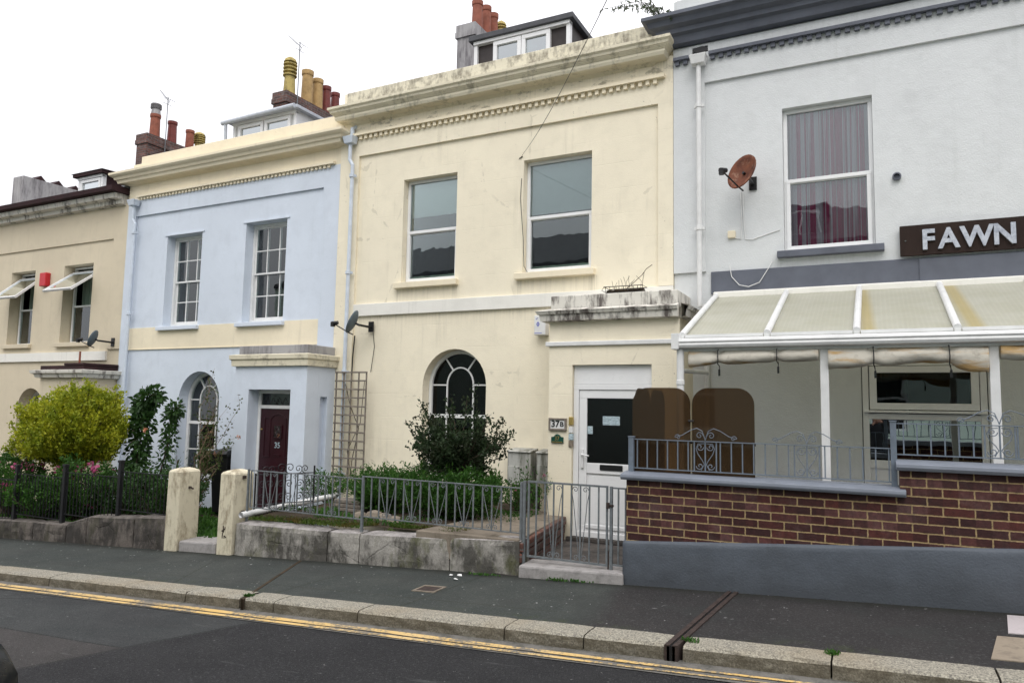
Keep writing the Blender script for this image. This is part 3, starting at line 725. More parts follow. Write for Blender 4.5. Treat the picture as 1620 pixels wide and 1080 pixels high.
def roof_slab(h, x0, x1, zpar, y0=.3, ridge=5.2, rise=3.4, mat='slate'):
    m = MB(); m.exx([(y0, zpar - .5), (ridge, zpar - .5 + rise), (2 * ridge - y0, zpar - .5), (2 * ridge - y0, zpar - .7), (y0, zpar - .7)], x0, x1)
    return m.build('roof', M[mat], h)
def shell(h, x0, x1, z0, z1, mat, name='side_wall'):
    m = MB(); m.box(x0, x0 + .12, .3, 10, z0, z1); m.box(x1 - .12, x1, .3, 10, z0, z1); m.box(x0 + .12, x1 - .12, 9.8, 10, z0, z1)
    return m.build(name, M[mat], h)

# ================================================================== house 37: cream
H = empty('terraced_house', (-5.55, 0, gz(-5.55)), 'cream rendered terraced house with 37B plaque, arched window and white half-glazed door', 'house', 'terraced houses in the row')
h37 = H
X0, X1 = -8.62, -2.52
w1 = (-7.23, -6.15, 2.08, 3.89); w2 = (-4.92, -3.77, 2.09, 3.91); ar = (-6.72, -5.52, -1.17, .93)
m = MB(); m.plate(rect(X0, X1, -2.6, 5.68), [rect(*w1), rect(*w2), archpts(*ar)], 0, .3)
m.build('wall', M['cream'], H)
# raised pilaster strips and top band round the sunk panel
m = MB(); m.plate([(X0, -2.3), (-8.2, -2.3), (-8.2, 4.44), (-2.74, 4.44), (-2.74, 1.755), (X1, 1.755), (X1, 5.12), (X0, 5.12)], [], -.045, .002)
m.build('raised_surround', M['cream'], H)
m = MB(); m.box(-8.2, X1 - .003, -.05, .002, 1.54, 1.75); m.build('string_course', M['white_band'], H, bevel=.006)
m = MB(); dentils(m, -8.42, -2.63, 4.80, -.045); m.build('dentil_course', M['cream_b'], H)
m = MB(); m.cornice([(.04, 5.02), (.10, 5.06), (.25, 5.07), (.27, 5.11), (.27, 5.15), (.285, 5.155), (.285, 5.165), (.30, 5.17), (.30, 5.18), (.315, 5.185), (.315, 5.195), (.33, 5.20), (.34, 5.235), (.37, 5.26), (.37, 5.30), (.02, 5.36)], X0 + .28, X1 - .33, 0, True, True)
m.build('cornice', M['cornice_cream'], H)
m = MB(); m.box(X0 + .06, X1 - .02, -.012, .32, 5.34, 5.69); m.build('parapet', M['weathered_cream'], H, bevel=.015)
for (a, b, c, d) in (w1, w2):
    m = MB(); m.box(a - .10, b + .07, -.09, .12, c - .10, c - .001); m.build('sill', M['cream_b'], H, bevel=.008)
    upvc_window(H, a + .002, b - .002, c + .003, d - .003, .13, c + (d - c) * .49)
    if a < -6: blind(H, a + .02, b - .02, c + 1.18, d - .02, .225, 'blind')
    else: blind(H, a + .02, b - .02, c + .98, d - .02, .225, 'blind2')
    m = MB(); m.box(a, b, .215, .34, c + .003, c + .14); m.build('inner_sill', M['sillpale'], H)
arch_window(H, ar[0] + .005, ar[1] - .005, ar[2] + .02, ar[3] - .005, .18, -.16, 'glass_black', label='tall round-headed white timber window with curved glazing bars')
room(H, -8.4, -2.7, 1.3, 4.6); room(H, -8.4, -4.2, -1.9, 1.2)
shell(H, X0, X1, -2.6, 5.3, 'cream_b'); roof_slab(H, X0, X1, 5.6)
# porch
px0, px1, py = -4.10, -2.26, -.75
m = MB(); m.plate([(px0, -2.3), (px1, -2.3), (px1, 1.22), (px0, 1.22)], [rect(-3.75, -2.63, -2.0, .60)], py, -.45)
m.box(px0, px0 + .2, -.45, -.001, -2.3, 1.22); m.box(px1 - .2, px1, -.45, -.001, -2.3, 1.22)
m.box(px0 + .2, px1 - .2, -.45, 0, 1.0, 1.22)
pc = m.build('porch', M['cream'], H)
m = MB(); m.box(px0 - .05, px1 + .02, py - .035, py + .3, .862, .925); m.build('string_course', M['white_metal'], pc, bevel=.01)
m = MB(); m.cornice([(.01, 1.20), (.10, 1.21), (.115, 1.295), (.135, 1.30), (.15, 1.33), (.16, 1.345), (.02, 1.39)], px0, px1, py, True, False)
m.loft([[(px1, yy, z) for o, z in ()]] if False else [[(px1 + o, py - o, z) for o, z in [(.01, 1.20), (.10, 1.21), (.115, 1.295), (.135, 1.30), (.15, 1.33), (.16, 1.345), (.02, 1.39)]], [(px1 + o, .0, z) for o, z in [(.01, 1.20), (.10, 1.21), (.115, 1.295), (.135, 1.30), (.15, 1.33), (.16, 1.345), (.02, 1.39)]]], cap=False)
m.loft([[(px0 - o, py - o, z) for o, z in [(.01, 1.20), (.10, 1.21), (.115, 1.295), (.135, 1.30), (.15, 1.33), (.16, 1.345), (.02, 1.39)]], [(px0 - o, .0, z) for o, z in [(.01, 1.20), (.10, 1.21), (.115, 1.295), (.135, 1.30), (.15, 1.33), (.16, 1.345), (.02, 1.39)]]], cap=False)
m.build('cornice', M['weathered_white'], pc)
m = MB(); m.box(px0 + .01, px1 - .03, py + .005, -.002, 1.36, 1.575); m.build('parapet', M['weathered_white'], pc, bevel=.012)
# door
D = MB(); frame_rect(D, -3.745, -2.635, -1.72, .335, .075, -.70, -.62); d = D.build('door', M['upvc'], H, bevel=.005)
d['label'] = 'white plastic front door with large dark glazed panel'
m = MB(); m.box(-3.745, -2.635, -.69, -.60, .338, .598); m.build('header_panel', M['upvc'], d, bevel=.004)
m = MB(); frame_rect(m, -3.665, -2.715, -1.67, .255, .11, -.685, -.625); m.box(-3.555, -2.825, -.684, -.626, -.87, -.73)
m.box(-3.555, -2.825, -.66, -.63, -1.56, -.87); m.box(-3.53, -2.85, -.668, -.658, -1.53, -.90)
m.box(-3.56, -2.82, -.70, -.68, -1.60, -1.55)
m.build('door_leaf', M['upvc'], d, bevel=.005)
pane(-3.56, -2.82, -.74, .15, -.655, d, 'glass_door')
m = MB(); m.box(-3.36, -3.04, -.695, -.684, -.82, -.745); m.build('letterbox', M['black'], d, bevel=.004)
m = MB(); m.box(-3.63, -3.59, -.71, -.685, -.80, -.55); m.tube([(-3.61, -.70, -.62), (-3.61, -.735, -.62), (-3.50, -.74, -.635)], .011, 8); m.build('handle', M['woodwhite'], d)
m = MB(); m.box(-3.33, -3.09, -.667, -.660, -.215, -.095); m.build('notice', M['paper'], d)
m = MB(); m.box(-3.55, -3.475, -.667, -.660, -.34, -.235); m.build('sticker', M['paper'], d)
m = MB(); m.box(-3.80, -2.60, -.80, -.45, -1.76, -1.72); m.build('threshold', M['stonedark'], d)
m = MB(); m.box(-3.6, -2.75, -.50, -.49, -1.8, .3); m.build('inner_screen', M['room'], d)
# doorbells on the jamb
for z0, z1, mt in ((-.225, -.115, 'gold'), (-.33, -.25, 'woodwhite'), (-.43, -.345, 'paper'), (-.52, -.44, 'pave_slab')):
    m = MB(); m.box(-3.785, -3.725, -.775, -.73, z0, z1); tag(m.build('doorbell', M[mt], bevel=.004, loc=(-3.755, -.75, z0)),
       {'gold': 'brass coloured bell box, topmost of the door bells', 'woodwhite': 'plain white bell push under the brass bell', 'paper': 'bell push with a marked plate, third from the top', 'pave_slab': 'beige bell push, lowest beside the white door'}[mt], 'doorbell', 'bells on the jamb of the white door')
# plaques
t = empty('number_plaque', (-3.96, -.76, -.28), 'framed white tile plaque reading 37B on the cream porch', 'house number')
m = MB(); frame_rect(m, -4.085, -3.82, -.305, -.135, .026, -.785, -.75); m.build('frame', M['trellis'], t, bevel=.004)
m = MB(); m.box(-4.06, -3.845, -.772, -.75, -.28, -.16); m.build('tile', M['white_metal'], t)
text('37', .125, (-3.985, -.775, -.219), .002, M['black'], 'lettering', t, off=.003); text('B', .092, (-3.888, -.775, -.222), .002, M['black'], 'lettering', t, off=.0015, xs=1.15)
t = empty('number_plaque', (-3.95, -.76, -.48), 'small green arched plaque with gold 37 below the framed tile', 'house number')
m = MB(); m.exy([(-4.045, -.475), (-3.865, -.475), (-3.865, -.395), (-3.90, -.392), (-3.925, -.365), (-3.955, -.352), (-3.985, -.365), (-4.01, -.392), (-4.045, -.395)], -.775, -.751); m.build('plate', M['greenplaque'], t, bevel=.003)
m = MB(); m.box(-4.035, -3.875, -.779, -.775, -.466, -.457); m.build('trim', M['gold'], t)
text('37', .075, (-3.955, -.778, -.415), .002, M['gold'], 'lettering', t)
# downpipe
def downpipe(h, x, y, ztop, zb, mat, r=.034, neck=True, dx=0, hopz=None):
    m = MB(); hz = ztop
    m.hexa([(x - .09, y - .07, hz - .13), (x + .09, y - .07, hz - .13), (x + .09, y + .06, hz - .13), (x - .09, y + .06, hz - .13), (x - .12, y - .10, hz), (x + .12, y - .10, hz), (x + .12, y + .07, hz), (x - .12, y + .07, hz)])
    hp = m.build('hopper', M[mat], h, bevel=.01)
    m = MB(); pts = [(x, y, hz - .12), (x, y, hz - .30)]
    if neck: pts += [(x, y, hz - .42), (x + .06, y + .01, hz - .52), (x + .06, y + .01, hz - .62)]
    xx = pts[-1][0]
    m.tube(pts + [(xx, y, zb)], r, 12)
    z = hz - .75
    while z > zb: m.lathe((xx, y, z), [(r, 0), (r + .012, .005), (r + .012, .06), (r, .065)], 12); m.box(xx - .07, xx + .07, y + .01, y + .05, z + .01, z + .05); z -= 1.75
    m.build('downpipe', M[mat], h, smooth=False)
downpipe(H, -8.33, -.14, 4.78, -1.9, 'pipe_blue')
m = MB(); m.tube([(-8.33, -.10, 4.77), (-8.33, -.10, 4.95), (-8.30, -.02, 5.0)], .04, 10); m.build('overflow_pipe', M['pipe_blue'], H)
# dormer 37
def dormer(h, x0, x1, z0, zf, y, back, wins, roofmat, clad, rt=.10, over=.08, slope=.0, glassm='glass', gutter=None):
    m = MB(); m.box(x0, x0 + .07, y, y + .1, z0, zf); m.box(x1 - .07, x1, y, y + .1, z0, zf); m.box(x0, x1, y - .03, y + .1, zf - .06, zf); m.box(x0 + .07, x1 - .07, y + .002, y + .1, z0, z0 + .1)
    dm = m.build('dormer', M['upvc'], h, bevel=.004)
    m = MB(); m.box(x0 + .07, x1 - .07, y + .055, y + .11, z0, zf - .06); m.build('cladding', M[clad], dm)
    for s in (x0 + .004, x1 - .064): m = MB(); m.exx([(y + .1, z0), (y + .1, zf), (back, zf + slope * (back - y)), (back, z0)], s, s + .06); m.build('cheek', M[clad], dm)
    m = MB(); m.exx([(y - over, zf), (y - over, zf + rt), (back, zf + rt + slope * (back - y)), (back, zf + slope * (back - y))], x0 - over, x1 + over); m.build('dormer_roof', M[roofmat], dm, bevel=.01)
    for a, b in wins:
        m = MB(); frame_rect(m, a, b, z0 + .08, zf - .07, .075, y - .01, y + .06); f = m.build('window', M['upvc'], dm, bevel=.004)
        m = MB(); m.box(a + .07, b - .07, y + .03, y + .036, z0 + .15, zf - .14); m.box(a + .07, b - .07, y + .037, y + .05, z0 + .15, zf - .14)
        m.build('glazing', M['blind'] if glassm == 'blind' else M['glass_bright'], dm)
    return dm
dm = dormer(H, -6.42, -4.53, 5.7, 6.62, .9, 2.6, ((-6.02, -5.46), (-5.45, -4.90)), 'slate', 'clad', .10)
for x in (-8.6,): pass
st = stack(H, -8.6, 4.2, 6.6, 5, 9.15, 'grey_lead', cap=True)
pot(st, -8.6, 4.72, 9.14, 'terracotta', .14, .85); pot(st, -8.6, 5.17, 9.14, 'terracotta', .13, .95); pot(st, -8.6, 5.55, 9.14, 'terracotta', .13, .95); cowl_pot(st, -8.6, 5.98, 9.14, 'yellowpot', .13, .9)

# ================================================================== house 35: pale blue
H = empty('terraced_house', (-11.6, 0, gz(-11.6)), 'pale blue terraced house with cream cornice and six-over-six sash windows', 'house', 'terraced houses in the row')
h35 = H; X0, X1 = -14.53, -8.625
w1 = (-13.25, -12.20, 1.53, 3.45); w2 = (-10.97, -9.90, 1.53, 3.50); ar = (-12.62, -11.46, -1.55, .60)
m = MB(); m.plate(rect(X0, X1, -2.9, 4.36), [rect(*w1), rect(*w2), archpts(*ar)], 0, .3); m.build('wall', M['blue'], H)
m = MB(); m.plate([(X0, -2.6), (-14.27, -2.6), (-14.27, 3.97), (-9.0, 3.97), (-9.0, .9), (X1 - .002, .9), (X1 - .002, 4.36), (X0, 4.36)], [], -.04, .002); m.build('raised_surround', M['blue'], H)
m = MB(); m.box(X0, X1, -.04, .3, 4.36, 4.8); m.build('frieze', M['cream_b'], H)
m = MB(); m.box(-14.27, -9.0, -.012, .002, 1.08, 1.53); m.box(-14.27, -9.0, -.026, .002, 1.065, 1.08); m.build('string_course', M['cream_b'], H)
m = MB(); dentils(m, -14.22, -8.74, 4.37, -.04, .10, .05, .055, .04); m.build('dentil_course', M['cream_b'], H)
m = MB(); m.cornice([(.04, 4.66), (.13, 4.69), (.22, 4.70), (.24, 4.76), (.27, 4.77), (.29, 4.82), (.33, 4.84), (.36, 4.87), (.36, 4.915), (.02, 4.96)], X0 + .05, X1 - .10, 0, True, True); m.build('cornice', M['cream_b'], H)
m = MB(); m.box(X0 + .28, X1 - .01, -.01, .32, 4.94, 5.31); m.box(X0 + .02, X0 + .275, -.008, .3, 4.94, 5.16); m.build('parapet', M['cream_b'], H, bevel=.012)
for i, (a, b, c, d) in enumerate((w1, w2)):
    m = MB(); m.box(a - .10, b + .06, -.09, .2, c - .08, c - .001); m.build('sill', M['blue'], H, bevel=.008)
    m = MB(); m.box(a - .07, b + .07, -.018, .01, d, d + .03); m.build('lintel_drip', M['blue'], H)
    sash_window(H, a + .002, b - .002, c + .005, d - .003, .19)
    blind(H, a, a + .34, c, d, .42, 'nets' if False else 'blind2', 'curtain')
arch_window(H, ar[0] + .005, ar[1] - .005, ar[2] + .02, ar[3] - .005, .22, -.42, 'glass', label='round-headed sash window with curved bars behind the climbing rose')
M['buff'] = plain('buff_roller_blind', (.45, .42, .33), .8, var=.05); blind(H, ar[0], ar[1], -.42, .6, .34, 'buff', 'blind')
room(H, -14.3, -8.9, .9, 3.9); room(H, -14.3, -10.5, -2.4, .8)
shell(H, X0, X1, -2.9, 4.9, 'cream_b'); roof_slab(H, X0, X1, 5.2)
px0, px1 = -10.22, -8.55
m = MB(); m.plate([(px0, -2.6), (px1, -2.6), (px1, .66), (px0, .66)], [rect(-9.88, -8.9, -2.2, .23)], -.75, -.46)
m.box(px0, px0 + .2, -.46, -.001, -2.6, .66)
m.plate([(-.459, -2.6), (-.001, -2.6), (-.001, .66), (-.459, .66)], [rect(-.40, -.22, -1.45, .12)], px1 - .09, px1, 'x'); m.box(px1 - .2, px1 - .09, -.46, -.001, -2.6, .66)
m.box(px0 + .2, px1 - .2, -.46, 0, .4, .66)
pc = m.build('porch', M['blue'], H)
prof = [(.01, .63), (.055, .64), (.06, .745), (.075, .75), (.085, .76), (.09, .83), (.01, .85)]
def pcorn(prof, px0, px1, py, mat, par):
    m = MB(); m.loft([[(px0 - o, 0, z) for o, z in prof], [(px0 - o, py - o, z) for o, z in prof], [(px1 + o, py - o, z) for o, z in prof], [(px1 + o, 0, z) for o, z in prof]], cap=False)
    return m.build('cornice', M[mat], par)
pcorn(prof, px0, px1, -.75, 'cornice_cream', pc)
m = MB(); m.box(px0 + .04, px1 - .02, -.73, -.042, .83, 1.0); m.build('parapet', M['grey_lead'], pc, bevel=.01)
m = MB(); frame_rect(m, -9.875, -8.905, -2.0, .225, .06, -.52, -.44); m.box(-9.815, -8.965, -.519, -.441, -.10, -.04); d = m.build('door', M['woodwhite'], H, bevel=.004); d['label'] = 'dark red panelled front door with small leaded light'
m = MB(); m.box(-9.815, -8.965, -.50, -.45, -1.95, -.10)
for a, b, c, e in ((-9.72, -9.56, -1.75, -1.1), (-9.46, -9.32, -1.75, -1.1), (-9.22, -9.06, -1.75, -1.1), (-9.72, -9.56, -.95, -.25), (-9.22, -9.06, -.95, -.25)):
    frame_rect(m, a, b, c, e, .02, -.512, -.499)
m.strip([(-9.56, -.28), (-9.50, -.22), (-9.39, -.19), (-9.28, -.22), (-9.22, -.28)], .025, -.512, -.499)
m.build('door_leaf', M['maroon'], d, bevel=.003)
m = MB(); m.box(-9.475, -9.305, -.515, -.50, -.60, -.40); m.build('leaded_light', M['glass_bright'], d)
m = MB(); frame_rect(m, -9.495, -9.285, -.62, -.38, .02, -.522, -.50); m.strip([(-9.39, -.42), (-9.34, -.50), (-9.39, -.58), (-9.44, -.50)], .008, -.52, -.514, True)
for s in (-1, 1): m.strip([(-9.39 + s * .08, -.41), (-9.39 + s * .05, -.50), (-9.39 + s * .08, -.59)], .006, -.519, -.514)
m.build('light_frame', M['maroon'], d)
text('35', .14, (-9.39, -.503, -.74), .003, M['paper'], 'door_number', d, off=.0)
m = MB(); m.box(-9.47, -9.31, -.512, -.499, -.93, -.89); m.build('letterbox', M['maroon'], d)
m = MB(); m.lathe((-9.77, -.51, -.48), [(.0, 0), (.02, .005), (.02, .02), (0, .03)], 10); m.build('lock', M['gold'], d)
m = MB(); m.box(-9.815, -8.965, -.485, -.475, -.04, .165); m.build('fanlight', M['glass_dark'], d)
m = MB(); 
for k in range(6): m.strip([(-9.75 + k * .14, -.03), (-9.68 + k * .14, .10), (-9.61 + k * .14, -.03)], .006, -.49, -.486)
m.build('fanlight_leading', M['black'], d)
m = MB(); m.box(-9.9, -8.88, -.85, -.45, -2.1, -1.95); m.build('doorstep', M['stonedark'], H, bevel=.01)
downpipe(H, -14.22, -.14, 4.30, -2.3, 'pipe_blue')
dm = dormer(H, -12.52, -10.68, 5.3, 6.10, .9, 3.0, ((-12.36, -11.62), (-11.58, -10.84)), 'pipe_grey', 'upvc', .07, .12)
m = MB(); m.tube([(-12.70, .75, 6.09), (-10.6, .75, 6.13)], .05, 10); m.tube([(-12.60, .76, 6.07), (-12.60, .80, 5.3)], .035, 10); m.build('gutter', M['pipe_grey'], dm)
st = stack(H, -14.45, 4.1, 6.7, 4.6, 8.52, 'stackbrick')
cowl_pot(st, -14.45, 4.43, 8.5, 'yellowpot', .17, 1.05)
pot(st, -14.45, 5.12, 8.5, 'buffpot', .17, 1.05); pot(st, -14.45, 5.55, 8.5, 'buffpot', .16, .98); pot(st, -14.45, 5.93, 8.5, 'darkpot', .14, .92); pot(st, -14.45, 6.32, 8.5, 'darkpot', .14, .88)
aerial(-14.15, 4.45, 8.0, 10.05, 'thin television aerial on the stack with two buff and two red pots', .5, 1.0)

# ================================================================== house 33: beige
H = empty('terraced_house', (-17.5, 0, gz(-17.5)), 'beige terraced house with tilted-open top windows and dark red-brown roof edge', 'house', 'terraced houses in the row')
h33 = H; X0, X1 = -20.45, -14.535
w1 = (-18.86, -17.88, 1.28, 3.05); w2 = (-16.75, -15.68, 1.28, 3.07); ar = (-18.20, -17.20, -1.7, .24)
m = MB(); m.plate(rect(X0, X1, -3.2, 4.5), [rect(*w1), rect(*w2), archpts(*ar)], 0, .32); m.build('wall', M['beige'], H)
m = MB(); m.plate([(X0, -2.8), (X0 + .3, -2.8), (X0 + .3, 3.55), (-14.98, 3.55), (-14.98, 1.1), (X1, 1.1), (X1, 4.3), (X0, 4.3)], [], -.035, .002); m.build('raised_surround', M['beige'], H)
m = MB(); m.box(X0, -14.98, -.05, .002, .86, 1.06); m.build('string_course', M['white_band'], H)
m = MB()
for i in range(6): 
    a = X0 + i * .97; prof = [(-.002, 4.26), (-.16, 4.28), (-.17, 4.36), (-.30, 4.38), (-.32, 4.48), (-.002, 4.5)]
    m.exx(prof, a + .004, min(X1 - .02, a + .965))
m.build('cornice', M['weathered_white'], H)
m = MB(); m.exx([(-.30, 4.49), (-.44, 4.50), (-.45, 4.60), (-.30, 4.63), (.2, 4.63), (.2, 4.49)], X0, X1 - .02); m.build('gutter', M['maroonroof'], H)
m = MB(); m.exx([(-.2, 4.62), (4.6, 7.0), (9.6, 4.6)], X0, X1); m.build('roof', M['slate'], H)
m = MB(); m.box(X0, X0 + .12, .32, 9.9, -3.2, 4.6); m.box(X0 + .12, X1 - .12, 9.7, 9.9, -3.2, 4.6); m.build('side_wall', M['beige'], H)
for i, (a, b, c, d) in enumerate((w1, w2)):
    m = MB(); m.box(a - .08, b + .06, -.08, .2, c - .10, c - .001); m.build('sill', M['beige'], H, bevel=.008)
    y = .22; zr = c + .86; zt = d - .14
    m = MB(); frame_rect(m, a + .04, b - .002, c + .005, d - .02, .04, y, y + .06); m.box(a + .08, b - .04, y + .002, y + .058, zr - .02, zr + .02); m.box(a + .08, b - .04, y + .003, y + .057, zt, zt + .03)
    f = m.build('window', M['upvc'], H, bevel=.004); f['label'] = 'white window with its upper sash propped open outwards'
    pane(a + .08, b - .04, c + .04, zr - .02, y + .03, f, 'glass')
    # top hung sash opened outwards
    hgt = zt - zr + .02; th = math.radians(47 if i == 0 else 52); dy, dz = -math.sin(th), -math.cos(th)
    def hp(u, v, q): return (u, y - .02 + dy * v + q * dz, zt + dz * v - q * dy)
    def hb(m, u0, u1, v0, v1, q0, q1): m.hexa([hp(u0, v0, q0), hp(u1, v0, q0), hp(u1, v1, q0), hp(u0, v1, q0), hp(u0, v0, q1), hp(u1, v0, q1), hp(u1, v1, q1), hp(u0, v1, q1)])
    hgt *= 1.06
    m = MB(); u0, u1 = a + .04, b - .004
    hb(m, u0, u1, 0, .05, -.025, .025); hb(m, u0, u1, hgt - .05, hgt, -.025, .025); hb(m, u0, u0 + .05, .05, hgt - .05, -.025, .025); hb(m, u1 - .05, u1, .05, hgt - .05, -.025, .025)
    m.build('opening_sash', M['upvc'], f, bevel=.003)
    m = MB(); hb(m, u0 + .05, u1 - .05, .05, hgt - .05, -.004, .004); m.build('sash_pane', M['glass_bright'], f)
    blind(H, a + .02, b, c, d, .45, 'net', 'curtain')
arch_window(H, ar[0] + .005, ar[1] - .005, ar[2] + .02, ar[3] - .005, .26, -.6, 'glass')
room(H, X0 + .2, X1 - .2, .9, 3.9, .34); room(H, X0 + .2, -16.1, -2.8, .8, .34)
px0, px1 = -16.05, -14.55
m = MB(); m.box(px0, px1, -.75, -.001, -2.9, .46); pc = m.build('porch', M['beige'], H)
pcorn([(.01, .44), (.08, .45), (.10, .52), (.15, .54), (.16, .60), (.02, .62)], px0, px1, -.75, 'weathered_white', pc)
m = MB(); m.exz([(px0 + .05, -.80), (px1 + .04, -.80), (px1 + .04, -.04), (px0 + .05, -.04)], .60, .70); m.box(px0 + .9, px1 + .06, -.82, -.05, .70, .75); m.build('porch_roof', M['maroonroof'], pc, bevel=.01)
m = MB(); m.box(-14.72, -14.60, -.755, -.7, -2.5, -.9); m.tube([(-14.9, -.65, .7), (-14.9, -.65, 1.0)], .02, 8); m.build('vent_pipe', M['terracotta'], pc)
dm = dormer(H, -17.95, -16.98, 4.8, 5.57, .9, 2.8, ((-17.86, -17.06),), 'maroonroof', 'maroonroof', .09, .10)
m = MB(); m.add([(-18.1, .78, 5.66), (-16.85, .78, 5.66), (-16.85, 2.6, 5.66), (-18.1, 2.6, 5.66), (-17.55, 1.3, 5.86), (-17.3, 2.6, 5.90)], [(0, 1, 4), (1, 2, 5, 4), (2, 3, 5), (3, 0, 4, 5), (0, 3, 2, 1)]); m.build('hip', M['maroonroof'], dm)
st = stack(H, -20.45, 4.3, 6.6, 4.6, 8.35, 'stackbrick')
pot(st, -20.45, 4.72, 8.33, 'terracotta', .16, .80); cowl_pot(st, -20.45, 4.72, 9.12, 'grey_lead', .15, .36); pot(st, -20.45, 5.35, 8.33, 'darkpot', .15, .8); pot(st, -20.45, 6.03, 8.33, 'terracotta', .14, .75); cowl_pot(st, -20.45, 6.42, 8.33, 'yellowpot', .17, .75)
aerial(-20.15, 4.9, 7.9, 9.75, 'thin television aerial on the farther brick stack with terracotta pots', .5, 1.0)

# ================================================================== house 31 (far left, only its stack shows)
H = empty('terraced_house', (-23.4, 0, gz(-23.4)), 'farthest terraced house at the left edge with a long grey rendered chimney stack', 'house', 'terraced houses in the row')
m = MB(); wa = (-24.7, -23.8, .9, 2.7); wb = (-22.6, -21.7, .9, 2.7)
m.plate(rect(-26.3, -20.46, -3.6, 4.2), [rect(*wa), rect(*wb)], 0, .3); m.build('wall', M['beige'], H)
for a, b, c, d in (wa, wb): sash_window(H, a + .04, b - .04, c + .01, d - .04, .2); 
room(H, -26, -20.7, .5, 3.2)
m = MB(); m.exx([(-.3, 4.19), (-.44, 4.20), (-.45, 4.30), (.2, 4.33), (.2, 4.19)], -26.3, -20.46); m.build('gutter', M['maroonroof'], H)
m = MB(); m.exx([(-.2, 4.32), (4.6, 6.6), (9.6, 4.3)], -26.3, -20.46); m.build('roof', M['slate'], H)
st = stack(H, -26.3, 3.9, 7.0, 4, 7.62, 'grey_lead', .3, cap=False)
for k in range(4):
    y = 4.5 + k * .62; m = MB(); m.add([(-26.55, y - .2, 7.615), (-26.05, y - .2, 7.615), (-26.05, y + .2, 7.615), (-26.55, y + .2, 7.615), (-26.55, y, 7.80), (-26.05, y, 7.80)], [(0, 1, 5, 4), (2, 3, 4, 5), (0, 4, 3), (1, 2, 5), (0, 3, 2, 1)]); m.build('ridge_cowl', M['maroonroof'], st)

# ================================================================== right house: pale grey with dark trim
H = empty('terraced_house', (1.0, 0, gz(1)), 'pale grey terraced house with dark grey cornice and glazed canopy over its terrace', 'house', 'terraced houses in the row')
hF = H; X0, X1 = -2.515, 4.6
w1 = (-1.05, .035, 2.12, 4.08); w2 = (-.17, 1.16, -1.02, .68)
m = MB(); m.plate(rect(X0, X1, -2.2, 5.95), [rect(*w1), rect(*w2), rect(-2.24, -2.02, 5.08, 5.17)], 0, .3); m.build('wall', M['fawn'], H)
m = MB(); m.plate([(X0, 1.92), (-2.07, 1.92), (-2.07, 4.63), (X1, 4.63), (X1, 5.2), (X0, 5.2)], [rect(-2.24, -2.02, 5.08, 5.17)], -.04, .002); m.build('raised_surround', M['fawn'], H)
m = MB(); dentils(m, -2.50, -2.26, 5.0, -.04, .115, .06, .06, .05); dentils(m, -2.0, X1, 5.0, -.04, .115, .06, .06, .05); m.build('dentil_course', M['slate_grey'], H)
m = MB(); m.cornice([(.03, 5.22), (.13, 5.24), (.16, 5.34), (.22, 5.36), (.23, 5.42), (.31, 5.45), (.34, 5.52), (.40, 5.54), (.40, 5.59), (.02, 5.64)], X0 + .02, X1, 0, True, True); m.build('cornice', M['slate_grey'], H)
m = MB(); m.box(X0 + .03, X1, -.01, .3, 5.62, 5.96); m.build('parapet', M['fawn'], H, bevel=.01)
m = MB(); m.box(-2.0, X1, -.035, .002, 1.60, 1.91); m.box(.5, X1, -.05, .002, 1.615, 1.90); m.build('string_course', M['slate_grey'], H, bevel=.006)
m = MB(); m.box(-1.13, .13, -.10, .1, 2.03, 2.119); m.build('sill', M['slate_grey'], H, bevel=.008)
upvc_window(H, -1.048, .033, 2.122, 4.078, .09, 3.08, label='white window with striped red curtains behind')
blind(H, -1.06, .03, 2.14, 4.06, .20, 'curtain', 'curtain')
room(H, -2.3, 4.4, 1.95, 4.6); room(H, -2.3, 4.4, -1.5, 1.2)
# ground-floor window and panel
m = MB(); frame_rect(m, -.16, 1.15, -1.0, .67, .07, .0, .07); m.box(-.09, 1.08, .002, .068, -.06, .01); m.box(-.09, 1.08, .001, .069, -.66, -.56)
m.box(-.15, 1.14, -.05, .0, .02, .05)
frame_rect(m, -.08, 1.07, .06, .59, .08, -.03, .03); m.box(-.09, 1.08, .02, .05, -.95, -.66)
f = m.build('window', M['upvc'], H, bevel=.005); f['label'] = 'large white window under the canopy with mirror-like lower pane'
pane(.0, .99, .13, .52, .015, f, 'glass_dark'); pane(-.09, 1.08, -.56, -.06, .03, f, 'glass_bright')
blind(H, -.15, .35, -.05, .66, .26, 'blind2', 'curtain') 
shell(H, X0, X1, -2.2, 5.5, 'fawn'); roof_slab(H, X0, X1, 5.8)
downpipe(H, -2.13, -.15, 4.98, 1.42, 'white_metal', neck=False)
m = MB(); m.tube([(-2.10, -.12, 1.45), (-2.05, -.10, 1.3), (-2.05, -.10, -1.6)], .036, 12); m.build('downpipe', M['white_metal'], H)
m = MB(); pts = [(-2.13 + .11 * math.cos(a * .628) * (1 + .2 * math.sin(a * 5)), 5.125 + .05 * math.sin(a * .628) * (1 + .2 * math.cos(a * 7))) for a in range(10)]
m.exy(pts, -.046, -.041); m.build('drain_hole', M['black'], H)
m = MB(); m.lathe((.29, 0, 0), [(0, 0)], 3) if False else None
m.loft([[(.29 + r * math.cos(a * PI / 8), y, 2.96 + r * math.sin(a * PI / 8)) for a in range(16)] for r, y in ((.05, 0), (.05, -.05), (.034, -.055), (.03, -.02))]); m.build('vent_outlet', M['slate_grey'], H)
m = MB(); m.box(-1.77, -1.67, -.05, 0, 2.36, 2.46); m.build('junction_box', M['cream_b'], H, bevel=.008)
m = MB()
